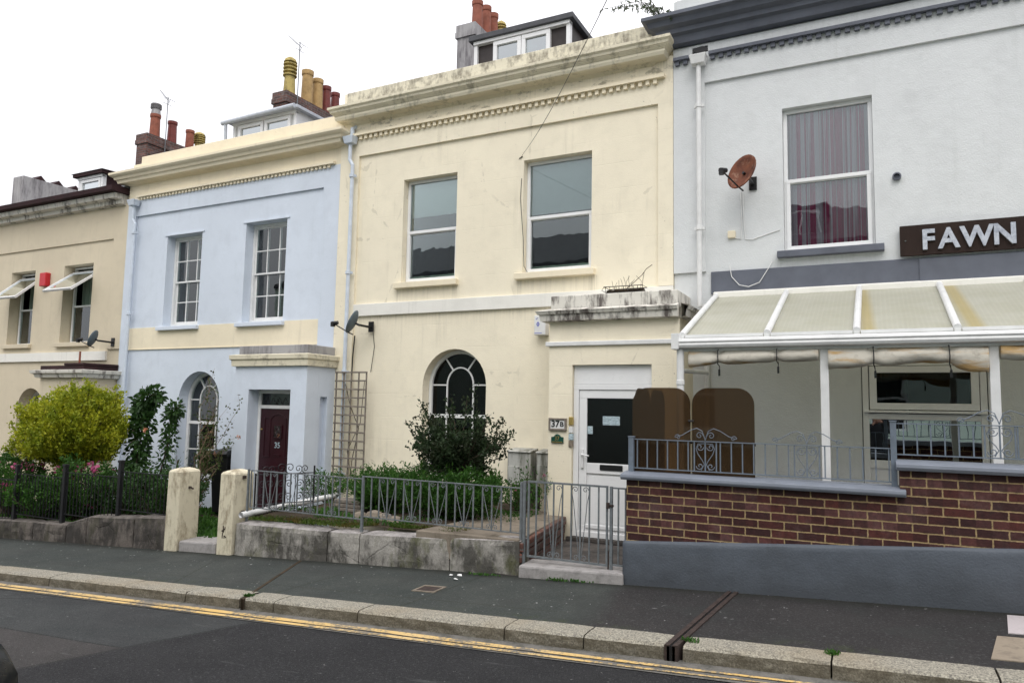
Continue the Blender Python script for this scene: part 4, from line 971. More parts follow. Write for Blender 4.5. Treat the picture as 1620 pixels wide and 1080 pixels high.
m.tube([(-1.57, -.01, 3.0), (-1.56, -.012, 2.6), (-1.54, -.01, 2.33), (-1.45, -.012, 2.32), (-1.25, -.012, 2.38), (-1.1, -.01, 2.42)], .006, 5)
m.tube([(-1.60, -.01, 3.0), (-1.585, -.012, 2.5), (-1.60, -.01, 2.34), (-1.68, -.01, 2.36)], .006, 5)
m.tube([(-1.75, -.04, 1.98), (-1.72, -.05, 1.82), (-1.62, -.06, 1.70), (-1.5, -.06, 1.67), (-1.36, -.06, 1.72), (-1.25, -.04, 1.9), (-1.2, -.01, 2.0)], .006, 5)
m.build('loose_cable', M['white_metal'], H)
# dark sign board
t = empty('shop_sign', (1.2, -.05, 2.1), 'long dark brown sign board with raised silver letters FAWN', 'sign')
m = MB(); m.box(.30, 4.2, -.085, -.04, 1.935, 2.31); m.build('board', M['signboard'], t, bevel=.004)
for ch, xc in (('F', .60), ('A', .815), ('W', 1.10), ('N', 1.375)): text(ch, .335, (xc, -.10, 2.105), .014, M['letters'], 'letter', t, off=.010, xs=.92)
m = MB()
for a, z in ((.36, 2.12),): m.lathe((a, -.088, z), [(0, -.01), (.012, 0), (0, .01)], 8)
m.build('screw', M['iron'], t)
# ================================================================== gardens and terraces
def yard(name, x0, x1, y0, y1, z0, z1, mat):  # z0 at x0, z1 at x1, bumpy
    n, k = max(2, int((x1 - x0) / .12)), max(2, int((y1 - y0) / .12)); m = MB(); vs = []
    for j in range(k + 1):
        for i in range(n + 1):
            x = x0 + (x1 - x0) * i / n; y = y0 + (y1 - y0) * j / k
            vs.append((x, y, z0 + (z1 - z0) * i / n + .045 * noise.noise(Vector((x * 2.2, y * 2.2, 0)))))
    return struct(m.add(vs, [(j * (n + 1) + i, j * (n + 1) + i + 1, (j + 1) * (n + 1) + i + 1, (j + 1) * (n + 1) + i) for j in range(k) for i in range(n)]).build(name, M[mat]))
yard('garden_soil', -7.6, -4.75, -2.8, 0, -1.52, -1.46, 'soil')
yard('garden_soil', -20.5, -8.75, -2.8, 0, -2.3, -1.95, 'soil')
m = MB(); m.hexa([(-4.75, -2.98, -1.7), (-3.44, -2.98, -1.7), (-3.86, -.76, -1.7), (-4.75, -.0, -1.7), (-4.75, -2.98, -1.42), (-3.44, -2.98, -1.40), (-3.86, -.76, -1.46), (-4.75, -.0, -1.5)]); struct(m.build('paved_bed', M['pave_slab'], bevel=.01))
m = MB(); m.box(-3.95, -2.3, -3.0, -.7, -2.0, -1.77); struct(m.build('path', M['stonedark']))
m = MB(); m.box(-2.24, 4.5, -2.85, 0, -1.5, -1.02); struct(m.build('terrace_floor', M['stonedark']))
m = MB(); m.hexa([(-8.6, -2.98, -2.1), (-7.95, -2.98, -2.1), (-8.9, -.76, -2.1), (-9.9, -.76, -2.1), (-8.6, -2.98, -1.93), (-7.95, -2.98, -1.93), (-8.9, -.76, -1.97), (-9.9, -.76, -1.97)]); struct(m.build('path', M['stonedark']))

# steps of brick at the raised bed's edge
t = empty('low_retaining_wall', (-3.6, -2.0, -1.8), 'low dark brick edging beside the path to the white door', 'low wall')
m = MB()
for k in range(3):
    z = -1.76 + k * .115; m.hexa([(-3.50, -2.97, z), (-3.42 + .015 * k, -2.97, z), (-3.83 + .015 * k, -.78, z - .03), (-3.92, -.78, z - .03), (-3.50, -2.97, z + .10), (-3.42 + .015 * k, -2.97, z + .10), (-3.83 + .015 * k, -.78, z + .07), (-3.92, -.78, z + .07)])
m.build('brick_courses', M['stackbrick'], t, bevel=.012)
# stone doorstep at the gate
m = MB(); m.hexa([(-3.40, -3.06, -1.95), (-2.26, -3.06, -1.9), (-2.26, -2.72, -1.9), (-3.40, -2.72, -1.95), (-3.40, -3.06, -1.645), (-2.26, -3.06, -1.60), (-2.26, -2.72, -1.59), (-3.40, -2.72, -1.63)])
tag(m.build('stone_step', M['stonetop'], bevel=.02, loc=(-2.83, -2.9, -1.75)), 'worn stone step under the grey iron gate of the cream house', 'step')
m = MB(); m.hexa([(-8.66, -3.0, -2.2), (-7.94, -3.0, -2.15), (-7.94, -2.6, -2.15), (-8.66, -2.6, -2.2), (-8.66, -3.0, -1.92), (-7.94, -3.0, -1.88), (-7.94, -2.6, -1.87), (-8.66, -2.6, -1.9)])
tag(m.build('stone_step', M['stonetop'], bevel=.02, loc=(-8.3, -2.8, -2.0)), 'worn stone step between the two cream gate pillars', 'step')

def rough_wall(name, blocks, y0, y1, base, mat, label, cat, seed=0, amp=.014):
    m = MB()
    for bi, (xa, za, xb, zb) in enumerate(blocks):
        n = max(3, int((xb - xa) / .07)); loops = []
        for i in range(n + 1):
            x = xa + (xb - xa) * i / n; zt = za + (zb - za) * i / n; zb_ = gz(x) - .25
            e = .018 if i in (0, n) else (.006 if i in (1, n - 1) else 0)
            q = lambda s: amp * noise.noise(Vector((x * 4.2, s * 1.7, bi * 5 + seed)))
            rows = []
            hgt = zt - gz(x)
            for k, f in enumerate((-.4, 0, .2, .4, .6, .8, .93)): rows.append((x, y0 + q(k) + e + (.01 if f > .9 else 0), gz(x) + hgt * f))
            rows += [(x, y0 + .035 + e, zt - .008 + q(9) * .6 - e), (x, y0 + .12, zt + q(10) * .8 - e), (x, y1 - .06, zt + q(11) * .8 - e), (x, y1 - e, zt - .03), (x, y1 - e, zb_ - .1)]
            loops.append(rows)
        m.loft(loops)
    return tag(m.build(name, mat, loc=((blocks[0][0] + blocks[-1][2]) / 2, y0, gz(blocks[0][0]))), label, cat)
# stone top is paler: separate cap part on a parent wall
def stone_wall(blocks, matw, matt, label, seed):
    w_ = rough_wall('garden_wall', blocks, -3.0, -2.72, 0, M[matw], label, 'garden wall', seed)
    return w_
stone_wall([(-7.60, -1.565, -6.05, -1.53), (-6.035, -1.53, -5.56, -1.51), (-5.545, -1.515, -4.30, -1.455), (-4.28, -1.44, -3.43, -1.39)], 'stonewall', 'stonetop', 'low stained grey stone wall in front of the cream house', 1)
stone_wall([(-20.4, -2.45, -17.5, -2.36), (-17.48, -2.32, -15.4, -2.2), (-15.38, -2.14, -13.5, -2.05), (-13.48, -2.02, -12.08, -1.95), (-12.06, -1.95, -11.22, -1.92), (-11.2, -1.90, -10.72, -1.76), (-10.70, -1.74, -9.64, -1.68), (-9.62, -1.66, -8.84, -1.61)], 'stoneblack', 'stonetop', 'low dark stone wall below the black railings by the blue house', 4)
# gate pillars
def pillar(x0, x1, zt, label):
    m = MB(); y0, y1 = -3.03, -2.66; zb = gz(x0) - .2; q = .018
    loops = []
    for z, e in ((zb, 0), (gz(x0) + .4, .0), (zt - .03, .006), (zt - .008, .02), (zt + .012, .06), (zt + .03, .12)):
        xa, xb, ya, yb = x0 + e, x1 - e, y0 + e, y1 - e
        loops.append([(xa + q, ya, z), (xb - q, ya, z), (xb, ya + q, z), (xb, yb - q, z), (xb - q, yb, z), (xa + q, yb, z), (xa, yb - q, z), (xa, ya + q, z)])
    m.loft(loops)
    p = m.build('gate_pillar', M['pillar'], loc=((x0 + x1) / 2, -2.85, gz(x0)))
    tag(p, label, 'gate pillar'); return p
M['pillar'] = stained('stained_cream_pillar_paint', (.68, .62, .47), (.22, .17, .11), .7, .48, .60, .6, 5)
p1_ = pillar(-8.93, -8.68, -.96, 'squat cream gate pillar at the end of the dark stone wall')
p2_ = pillar(-7.90, -7.63, -.93, 'squat cream gate pillar with rust stain holding the scrolled gate')
m = MB(); m.box(-8.69, -8.65, -2.87, -2.84, -1.22, -1.19); m.tube([(-8.66, -2.855, -1.205), (-8.60, -2.855, -1.22)], .012, 6); m.build('hinge_pin', M['rust'], p1_)
m = MB()
for z in (-1.02, -1.48): m.box(-7.64, -7.60, -2.88, -2.84, z, z + .04)
m.build('hinge_pin', M['rust'], p2_)
m = MB(); rr = random.Random(5)
for k in range(9):
    a = rr.uniform(0, 6.28); l = rr.uniform(.03, .075); cx, cz = -7.765 + rr.uniform(-.02, .02), -1.72 + rr.uniform(-.05, .05)
    m.strip([(cx, cz), (cx + l * .6 * math.cos(a), cz + l * math.sin(a))], .014, -3.0335, -3.0305)
m.build('rust_stain', M['rust'], p2_)

# ---------------------------------------------------------------- iron scroll helpers
def spiral(cx, cz, r, a0, turns, y, sgn=1, n=22, rmin=.18):
    return [(cx + r * (1 - (1 - rmin) * i / n) * math.cos(a0 + sgn * turns * 2 * PI * i / n), y, cz + r * (1 - (1 - rmin) * i / n) * math.sin(a0 + sgn * turns * 2 * PI * i / n)) for i in range(n + 1)]
def vbar(m, x, y, z0, z1, r=.007): m.box(x - r, x + r, y - r, y + r, z0, z1)
def vee(m, xc, y, zt, zb, w):
    """tulip motif: two bars leaning in to the foot with scrolls at top and foot"""
    r = .032
    m.tube([(xc - w, y, zt - .06), (xc - w * .75, y, zt - .18), (xc - .012, y, zb + .03)], .0045, 5)
    m.tube([(xc + w, y, zt - .06), (xc + w * .75, y, zt - .18), (xc + .012, y, zb + .03)], .0045, 5)
    m.tube(spiral(xc - w + r + .012, zt - .045, r, PI, 1.2, y, -1), .0045, 5); m.tube(spiral(xc + w - r - .012, zt - .045, r, 0, 1.2, y, 1), .0045, 5)
    m.tube(spiral(xc - .045, zb + .04, r * .95, 0, 1.2, y, 1), .0045, 5); m.tube(spiral(xc + .045, zb + .04, r * .95, PI, 1.2, y, -1), .0045, 5)
def railing(name, segs, y, label, mat, pitch=.118, motif=(4, 4), cat='railing'):
    t = empty(name, ((segs[0][0] + segs[-1][1]) / 2, y, segs[0][3]), label, cat)
    for x0, x1, zt, zb in segs:
        m = MB(); m.box(x0, x1, y - .012, y + .012, zt - .008, zt + .004); m.box(x0, x1, y - .01, y + .01, zb, zb + .012); m.build('rail', mat, t)
        m = MB(); n = round((x1 - x0) / pitch); p = (x1 - x0) / n
        for i in range(n + 1): vbar(m, x0 + i * p, y, zb, zt)
        m.build('bars', mat, t)
        m = MB(); i = motif[0]
        while i < n - 1: vee(m, x0 + i * p, y, zt, zb, p); i += motif[1]
        m.build('scrollwork', mat, t)
    return t
t = railing('garden_railing', [(-7.45, -5.60, -.895, -1.385), (-5.58, -3.46, -.865, -1.35)], -2.90, 'grey iron railing with scrolls on the stone wall of the cream house', M['iron'], .118, (3, 3))
for q in ((-5.59, -1.55, -.86, .014), (-3.45, -1.5, -.80, .014), (-7.5, -1.6, -.88, .012)): m = MB(); vbar(m, q[0], -2.9, *q[1:]); m.build('post', M['iron'], t)
# small gate of the cream house
t = empty('garden_gate', (-2.9, -2.93, -1.62), 'grey iron garden gate with scrolls over the stone step', 'gate')
m = MB(); frame_rect(m, -3.36, -2.46, -1.575, -.775, .02, -2.94, -2.92); m.build('frame', M['iron'], t)
m = MB()
for i in range(1, 9): vbar(m, -3.36 + i * .1, -2.93, -1.57, -.78)
m.build('bars', M['iron'], t)
m = MB(); vee(m, -3.06, -2.93, -.79, -1.565, .10); vee(m, -2.76, -2.93, -.79, -1.565, .10); m.build('scrollwork', M['iron'], t)
m = MB(); m.tube([(-2.455, -2.93, -.97), (-2.40, -2.95, -.97)], .014, 8); m.tube([(-2.455, -2.93, -1.42), (-2.455, -2.93, -1.60)], .008, 6); m.box(-2.47, -2.44, -2.96, -2.94, -1.0, -.94); m.build('latch', M['rust'], t)
t = empty('gate_post', (-2.35, -2.93, -1.62), 'narrow fixed grey iron panel and post right of the garden gate', 'gate post')
m = MB(); vbar(m, -2.425, -2.93, -1.64, -.78, .014); m.box(-2.43, -2.27, -2.94, -2.92, -.80, -.785); m.box(-2.41, -2.27, -2.94, -2.92, -1.56, -1.545); vbar(m, -2.35, -2.93, -1.55, -.79); vbar(m, -2.275, -2.93, -1.55, -.79)
m.box(-2.46, -2.39, -2.96, -2.90, -1.65, -1.615); m.build('panel', M['iron'], t)
t = empty('gate_post', (-3.4, -2.93, -1.7), 'slim grey iron hinge post at the end of the stone wall', 'gate post')
m = MB(); vbar(m, -3.40, -2.93, -1.75, -.78, .014); m.build('post', M['iron'], t)

# scrolled black gate standing open between the pillars
t = empty('garden_gate', (-7.62, -2.75, -1.9), 'black scrolled wrought-iron gate standing open behind the right cream pillar', 'gate')
def gp(u, z, q=0):    # gate plane: hinge at the pillar, swung back into the garden
    a = math.radians(62); return (-7.58 + u * math.cos(a) * .9, -2.70 + u * math.sin(a) + q, z)
m = MB(); zt, zb = -.98, -1.80
m.tube([gp(0, zb), gp(0, zt + .02)], .013, 6); m.tube([gp(.85, zb), gp(.85, zt + .10)], .013, 6); m.tube([gp(0, zt), gp(.85, zt)], .008, 6); m.tube([gp(0, zb + .05), gp(.85, zb + .05)], .008, 6); m.tube([gp(0, zb + .42), gp(.85, zb + .42)], .008, 6)
m.build('frame', M['blackiron'], t)
m = MB()
def gs(cu, cz, r, a0, turns, sgn):
    m.tube([gp(p[0], p[2]) for p in spiral(cu, cz, r, a0, turns, 0, sgn)], .006, 5)
for cu in (.15, .42, .69):
    for cz in (-1.12, -1.30, -1.48, -1.66): gs(cu - .055, cz, .06, 0, 1.3, 1); gs(cu + .055, cz, .06, PI, 1.3, -1)
for cu, r in ((.18, .10), (.42, .13), (.66, .10)): gs(cu - r * .5, zt + r * .62, r * .6, -PI / 2, 1.4, 1); gs(cu + r * .5, zt + r * .62, r * .6, -PI / 2, 1.4, -1)
for u in (.14, .28, .42, .57, .71): m.tube([gp(u, zb + .05), gp(u, zt)], .006, 5)
m.build('scrollwork', M['blackiron'], t)

# dark railings of the blue house
t = empty('garden_railing', (-10.9, -2.9, -1.9), 'black iron railings with stout posts on the dark stone wall', 'railing')
for x0, x1, zt, zb in ((-20.2, -15.2, -1.5, -2.15), (-15.0, -12.75, -1.35, -2.0), (-12.7, -11.5, -1.235, -1.9), (-11.42, -10.16, -1.145, -1.8), (-10.1, -8.95, -1.055, -1.62)):
    
    for zz in (zt - .012, zb): m = MB(); m.box(x0, x1, -2.91, -2.89, zz, zz + .012); m.build('rail', M['blackiron'], t)
    m = MB(); n = int((x1 - x0) / .085)
    for i in range(n): vbar(m, x0 + .04 + i * .085, -2.90, zb, zt, .005)
    m.build('bars', M['blackiron'], t)
for x, z in ((-12.75, -1.10), (-11.46, -1.03), (-10.12, -.90), (-15.1, -1.3)):
    m = MB(); m.box(x - .03, x + .03, -2.93, -2.87, z - .95, z); m.box(x - .038, x + .038, -2.938, -2.862, z - .03, z + .005); m.build('post', M['blackiron'], t, bevel=.004)

# ---------------------------------------------------------------- brick wall and plinth of the right house
t = empty('terrace_wall', (.9, -3.0, gz(.9)), 'dark brick terrace wall with grey coping on a painted grey plinth', 'brick wall')
m = MB(); m.box(-2.245, .155, -3.0, -2.78, -1.32, -.69); m.box(.155, 4.5, -3.0, -2.78, -1.32, -.47); m.build('brickwork', M['brick'], t)
def plinth():
    m = MB(); x0, x1 = -2.27, 4.5; n = 110; loops = []
    for i in range(n + 1):
        x = x0 + (x1 - x0) * i / n; zt = -1.285 + .0 * x; q = lambda s, a=.005: a * noise.noise(Vector((x * 3.5, s * .6, 9)))
        zt = -1.29 + (x - x0) * .055 * 1.0 * .9 if False else -1.295 + .078 * (x + 2.25)
        rows = [(x, -3.035 + q(k), gz(x) - .1 + (zt - gz(x) + .1) * f) for k, f in enumerate((0, .18, .3, .42, .54, .66, .78, .9, .965))]
        rows += [(x, -3.030 + q(9), zt - .008), (x, -3.018 + q(10), zt + .004), (x, -2.99, zt + .010), (x, -2.8, zt + .006), (x, -2.8, gz(x) - .1)]
        loops.append(rows)
    m.loft(loops); return m
plinth().build('plinth', M['plinth'], t, smooth=True)
m = MB(); m.exx([(-3.07, -.665), (-3.065, -.635), (-2.92, -.615), (-2.72, -.615), (-2.72, -.69), (-3.03, -.69), (-3.055, -.69)], -2.29, .20); m.build('coping', M['coping'], t, bevel=.006)
m = MB(); m.exx([(-3.07, -.44), (-3.065, -.41), (-2.92, -.39), (-2.72, -.39), (-2.72, -.468), (-3.055, -.468)], .13, 4.55); m.build('coping', M['coping'], t, bevel=.006)
# railings with scrolled crests
def crest(m, xc, y, zt, s=1):
    for g in (-1, 1):
        pts = [(xc + g * .29 * s, y, zt + .03), (xc + g * .22 * s, y, zt + .055), (xc + g * .14 * s, y, zt + .105), (xc + g * .08 * s, y, zt + .125), (xc + g * .03 * s, y, zt + .10)]
        m.tube(pts + [(xc + g * .012, y, zt + .05), (xc + g * .0, y, zt + .01)], .0042, 5)
        m.tube(spiral(xc + g * .055, zt + .055, .036, PI if g > 0 else 0, 1.3, y, -g), .0042, 5)
        m.tube(spiral(xc + g * .265 * s, zt + .033, .03, 0 if g > 0 else PI, 1.0, y, g), .0042, 5)
def heart(m, xc, y, zt, zb, w):
    h = zt - zb
    for g in (-1, 1):
        m.tube(spiral(xc + g * .05, zt - .055, .036, PI if g > 0 else 0, 1.2, y, g), .0042, 5)
        m.tube(spiral(xc + g * .052, zb + .055, .036, 0 if g > 0 else PI, 1.2, y, g if False else -g), .0042, 5)
        m.tube([(xc + g * .012, y, zt - .02), (xc + g * .07, y, zt - .025), (xc + g * w * .88, y, zt - .07), (xc + g * w * .72, y, zt - .12), (xc + g * .03, y, zb + h * .38), (xc + g * .01, y, zb + h * .25), (xc + g * .04, y, zb + .015)], .0042, 5)
def terr_rail(x0, x1, zt, zb, motifs, y=-2.9, pitch=.102, posts=()):
    t = empty('terrace_railing', ((x0 + x1) / 2, y, zb), 'blue-grey iron terrace railing with heart scrolls ' + ('on the lower brick wall section' if x0 < 0 else 'on the higher brick wall section at the right'), 'railing')
    m = MB(); m.box(x0, x1, y - .012, y + .012, zt - .005, zt + .004); m.box(x0, x1, y - .01, y + .01, zb, zb + .01); m.build('rail', M['ironblue'], t)
    m = MB(); x = x0 + pitch * .55
    while x < x1:
        if all(abs(x - c) > .10 for c in motifs): vbar(m, x, y, zb, zt, .0055)
        x += pitch
    for c in motifs:
        for g in (-1, 0, 1): vbar(m, c + g * .105, y, zb, zt, .006)
    m.build('bars', M['ironblue'], t)
    for c in motifs:
        m = MB(); crest(m, c, y, zt); heart(m, c, y, zt, zb, .10); m.build('scrollwork', M['ironblue'], t)
    for px, pz0, pz1, w_ in posts:
        m = MB(); m.box(px - w_, px + w_, y - w_, y + w_, pz0, pz1); m.box(px - w_ - .006, px + w_ + .006, y - w_ - .006, y + w_ + .006, pz1 - .006, pz1 + .004); m.build('post', M['ironblue'], t, bevel=.002)
terr_rail(-2.22, .10, -.293, -.585, (-1.49, -.58), posts=((-2.225, -.62, -.27, .026), (.118, -.62, -.055, .024)))
terr_rail(.14, 4.3, -.075, -.345, (.89, 1.9, 2.9), posts=((2.4, -.40, -.05, .024),))

# ---------------------------------------------------------------- canopy
t = empty('glazed_canopy', (.9, -1.0, 1.1), 'white framed lean-to canopy with algae-tinted panels over the terrace', 'canopy')
YF, ZF, ZB = -2.05, .80, 1.565
RX = [-1.92, -1.02, -.165, .70, 1.57, 2.44, 3.3, 4.15]
def zc(y): return ZB + (ZF - ZB) * (y / YF)
m = MB(); m.exx([(-.10, ZB - .03), (-.10, ZB + .04), (-.0, ZB + .075), (-.0, ZB - .03)], -1.96, 4.3); m.build('wall_plate', M['white_band'], t, bevel=.005)
for x in RX:
    m = MB(); m.tube([(x, -.06, zc(-.06) + .035), (x, YF + .01, zc(YF) + .035)], .036, 12); m.box(x - .028, x + .028, YF - .0, YF + .03, ZF - .04, ZF + .03); m.hexa([(x - .02, -.08, zc(-.08) - .05), (x + .02, -.08, zc(-.08) - .05), (x + .02, YF + .03, zc(YF) - .05), (x - .02, YF + .03, zc(YF) - .05), (x - .02, -.08, zc(-.08) + .02), (x + .02, -.08, zc(-.08) + .02), (x + .02, YF + .03, zc(YF) + .02), (x - .02, YF + .03, zc(YF) + .02)])
    m.build('rafter', M['white_metal'], t, smooth=False)
for a, b in zip(RX[:-1], RX[1:]):
    m = MB(); m.hexa([(a + .02, -.09, zc(-.09)), (b - .02, -.09, zc(-.09)), (b - .02, YF + .02, zc(YF) ), (a + .02, YF + .02, zc(YF)), (a + .02, -.09, zc(-.09) + .012), (b - .02, -.09, zc(-.09) + .012), (b - .02, YF + .02, zc(YF) + .012), (a + .02, YF + .02, zc(YF) + .012)])
    m.build('roof_panel', M['polycarb'], t)
    m = MB(); m.box(a + .037, b - .037, YF - .005, YF + .035, ZF + .0, ZF + .035); m.build('glazing_bar', M['white_metal'], t)
m = MB(); m.exx([(YF - .02, ZF - .035), (YF - .02, ZF - .005), (YF - .035, ZF - .01), (YF - .10, ZF - .02), (YF - .11, ZF - .05), (YF - .095, ZF - .06), (YF - .105, ZF - .085), (YF - .09, ZF - .115), (YF - .04, ZF - .12), (YF - .02, ZF - .12)], -2.0, 4.3)
m.build('gutter', M['white_metal'], t, bevel=.004)
m = MB(); m.box(-1.96, 4.25, YF - .015, YF + .06, ZF - .15, ZF - .037); m.box(-2.01, -1.93, YF - .115, YF + .05, ZF - .13, ZF + .045); m.build('front_beam', M['white_metal'], t, bevel=.004)
for x, w_ in ((-.47, .04), (.98, .04), (2.42, .04), (3.9, .04)):
    m = MB(); m.box(x - w_, x + w_, YF + .0, YF + .07, -1.02, ZF - .15); m.build('post', M['white_metal'], t, bevel=.006)
m = MB(); m.tube([(-1.93, YF - .02, ZF - .12), (-1.93, YF - .02, -.9)], .04, 14); m.lathe((-1.93, YF - .02, .28), [(.04, 0), (.046, .005), (.046, .05), (.04, .055)], 14); m.build('downpipe', M['white_metal'], t)
m = MB(); m.tube([(-1.93, YF, .44), (-1.82, -1.2, .46), (-2.03, -.2, .5)], .025, 8); m.build('waste_pipe', M['white_metal'], t)
# rolled-up canvas awnings hanging below the beam
def awning(x0, x1, sag, seed, label, ties):
    t = empty('rolled_awning', ((x0 + x1) / 2, YF, .6), label, 'awning', None)
    m = MB(); n = 60; k = 18; loops = []
    for i in range(n + 1):
        u = i / n; x = x0 + (x1 - x0) * u; s = sag(u); h = .078 * s; zc_ = ZF - .145 - h
        pinch = 1 - .35 * max([math.exp(-((x - tx) / .05) ** 2) for tx in ties] + [0])
        lp = []
        for j in range(k):
            a = 2 * PI * j / k; f = 1 + .22 * noise.noise(Vector((x * 3.2, math.cos(a) * 1.4 + seed, math.sin(a) * 1.4))) + .12 * noise.noise(Vector((x * 9, math.cos(a) * 2.4, math.sin(a) * 2.4 + seed)))
            f += .07 * math.sin(a * 3 + x * 2.5 + seed)
            lp.append((x, YF + .01 + .06 * f * pinch * math.cos(a), zc_ + h * f * pinch * math.sin(a)))
        loops.append(lp)
    m.loft(loops); m.build('canvas_roll', M['canvas'], t, smooth=True)
    for tx in ties:
        m = MB(); u = (tx - x0) / (x1 - x0); h = .078 * sag(u); m.tube([(tx, YF - .0, ZF - .13), (tx, YF - .05, ZF - .15), (tx + .004, YF - .062, ZF - .15 - h), (tx, YF - .05, ZF - .15 - 1.8 * h), (tx + .01, YF - .0, ZF - .155 - 2 * h), (tx + .015, YF - .03, ZF - .2 - 2 * h)], .006, 5); m.box(tx + .002, tx + .022, YF - .04, YF - .02, ZF - .26 - 2 * h, ZF - .19 - 2 * h); m.build('tie', M['black'], t)
awning(-1.84, -.52, lambda u: 1.12 - .35 * u, 1.0, 'rolled stained canvas awning in the left bay of the canopy', (-1.52, -.92))
awning(-.43, .935, lambda u: .95 + .35 * abs(math.cos(u * 2.6)) + (.25 if u > .72 else 0) * min(1, (u - .72) * 6), 4.0, 'sagging rolled canvas awning between the two canopy posts', (-.02, .62))
awning(1.03, 2.37, lambda u: .8 + .1 * math.sin(u * 7), 8.0, 'rolled canvas awning cut off at the right edge', (1.5, 2.0))
# smoked screens
def screen(x0, y0, x1, y1, zt, zb, label, r=.16):
    L_ = math.hypot(x1 - x0, y1 - y0); ux, uy = (x1 - x0) / L_, (y1 - y0) / L_; out_ = [(0, zb), (L_, zb)]
    for i in range(9): a = i * PI / 16; out_.append((L_ - r + r * math.cos(a), zt - r + r * math.sin(a)))
    for i in range(9): a = PI / 2 + i * PI / 16; out_.append((r + r * math.cos(a), zt - r + r * math.sin(a)))
    m = MB(); k = len(out_); nx, ny = -uy * .003, ux * .003
    m.add([(x0 + ux * u + nx, y0 + uy * u + ny, z) for u, z in out_] + [(x0 + ux * u - nx, y0 + uy * u - ny, z) for u, z in out_], [tuple(range(k)), tuple(range(2 * k - 1, k - 1, -1))] + [(i, (i + 1) % k, k + (i + 1) % k, k + i) for i in range(k)])
    tag(m.build('screen_panel', M['acrylic'], loc=((x0 + x1) / 2, (y0 + y1) / 2, zb)), label, 'screen', 'smoked brown screens round the terrace corner')
screen(-2.235, -2.84, -1.645, -2.84, .225, -1.0, 'smoked brown screen at the terrace front beside the white door')
screen(-1.63, -2.84, -1.04, -2.84, .225, -1.0, 'smoked brown screen at the terrace front, right-hand of the pair facing the street')
screen(-2.225, -2.81, -2.225, -2.24, .225, -1.0, 'smoked brown screen on the terrace side, nearer the street')
screen(-2.225, -2.22, -2.225, -1.63, .225, -1.0, 'smoked brown screen on the terrace side, farther from the street')
m = MB(); m.box(-1.665, -1.61, -2.855, -2.825, -.11, -.09); m.tube([(-1.66, -2.86, -.10), (-1.61, -2.86, -.10)], .011, 8); tag(m.build('clip', M['black'], loc=(-1.637, -2.84, -.1)), 'small black clip joining the two front brown screens', 'clip')
m = MB(); m.box(-2.22, -1.04, -2.80, -2.775, -.325, -.30); tag(m.build('rail_bar', M['black'], loc=(-1.6, -2.79, -.31)), 'dark horizontal bar behind the front brown screens', 'bar')

# ================================================================== fixtures
def dish(name, pos, az, el, size, mat, label, arm_mat='black', wall_y=0.0, under=.12):
    t = empty(name, pos, label, 'satellite dish'); p = Vector(pos)
    d = Vector((math.sin(az) * math.cos(el), -math.cos(az) * math.cos(el), math.sin(el)))   # boresight
    a = d.cross(Vector((0, 0, 1))).normalized(); b = a.cross(d).normalized()
    m = MB(); loops = []
    for k in range(7):
        f = k / 6 + .001; dep = -.10 * size * (1 - f * f) * 1.6
        loops.append([tuple(p + a * math.cos(q * PI / 14) * f * size * .47 + b * math.sin(q * PI / 14) * f * size * .55 + d * dep) for q in range(28)])
    for k in range(6, -1, -1):
        f = k / 6 + .001; dep = -.10 * size * (1 - f * f) * 1.6 - .012
        loops.append([tuple(p + a * math.cos(q * PI / 14) * f * size * .475 + b * math.sin(q * PI / 14) * f * size * .555 + d * dep) for q in range(28)])
    m.loft(loops); m.build('reflector', M[mat], t, smooth=True)
    lo = p - b * size * .5 - d * .02; tip = p + d * size * .75 - b * size * .42
    m = MB(); m.tube([tuple(lo - d * .1), tuple(lo), tuple(tip)], .011, 6); m.build('arm', M[arm_mat], t)
    m = MB(); q = (p - tip).normalized(); m.tube([tuple(tip - q * .02), tuple(tip + q * .09)], .032, 10); m.box(tip.x - .028, tip.x + .028, tip.y - .03, tip.y + .03, tip.z - .06, tip.z + .02); m.build('receiver', M['black'], t)
    back = p - d * size * .18
    m = MB(); m.tube([tuple(back + d * .05), tuple(back - d * .07), (back.x - d.x * .1, wall_y - .02, back.z - .04)], .02, 8); bx = back.x - d.x * .1; m.box(bx - .05, bx + .05, wall_y - .025, wall_y, back.z - .12, back.z + .06); m.build('bracket', M[arm_mat], t)
    return t
dish('satellite_dish', (-1.52, -.42, 3.15), math.radians(-30), math.radians(20), .46, 'rustdish', 'round rusty satellite dish on the pale grey wall left of the curtained window')
dish('satellite_dish', (-7.93, -.40, 1.40), math.radians(-68), math.radians(24), .38, 'dish_dark', 'dark grey satellite dish above the wooden trellis on the cream house', wall_y=-.04)
dish('satellite_dish', (-14.88, -.42, 1.30), math.radians(-58), math.radians(22), .34, 'dish_dark', 'dark satellite dish seen edge-on on the beige house', wall_y=-.03)
m = MB(); m.tube([(-7.75, -.05, 1.3), (-7.72, -.03, 1.0), (-7.78, -.03, .56)], .006, 5); m.tube([(-8.14, -.05, 1.2), (-8.17, -.05, .8), (-8.19, -.05, -1.2)], .012, 5)
tag(m.build('dish_cable', M['black'], loc=(-7.9, -.03, .9)), 'thin dark cables running down the cream wall behind the trellis', 'cable')
t = empty('alarm_box', (-4.55, -.1, 1.25), 'white alarm box with blue marks tucked beside the cream porch cornice', 'alarm box')
m = MB(); m.box(-4.63, -4.44, -.14, -.001, 1.10, 1.40); m.build('housing', M['woodwhite'], t, bevel=.01)
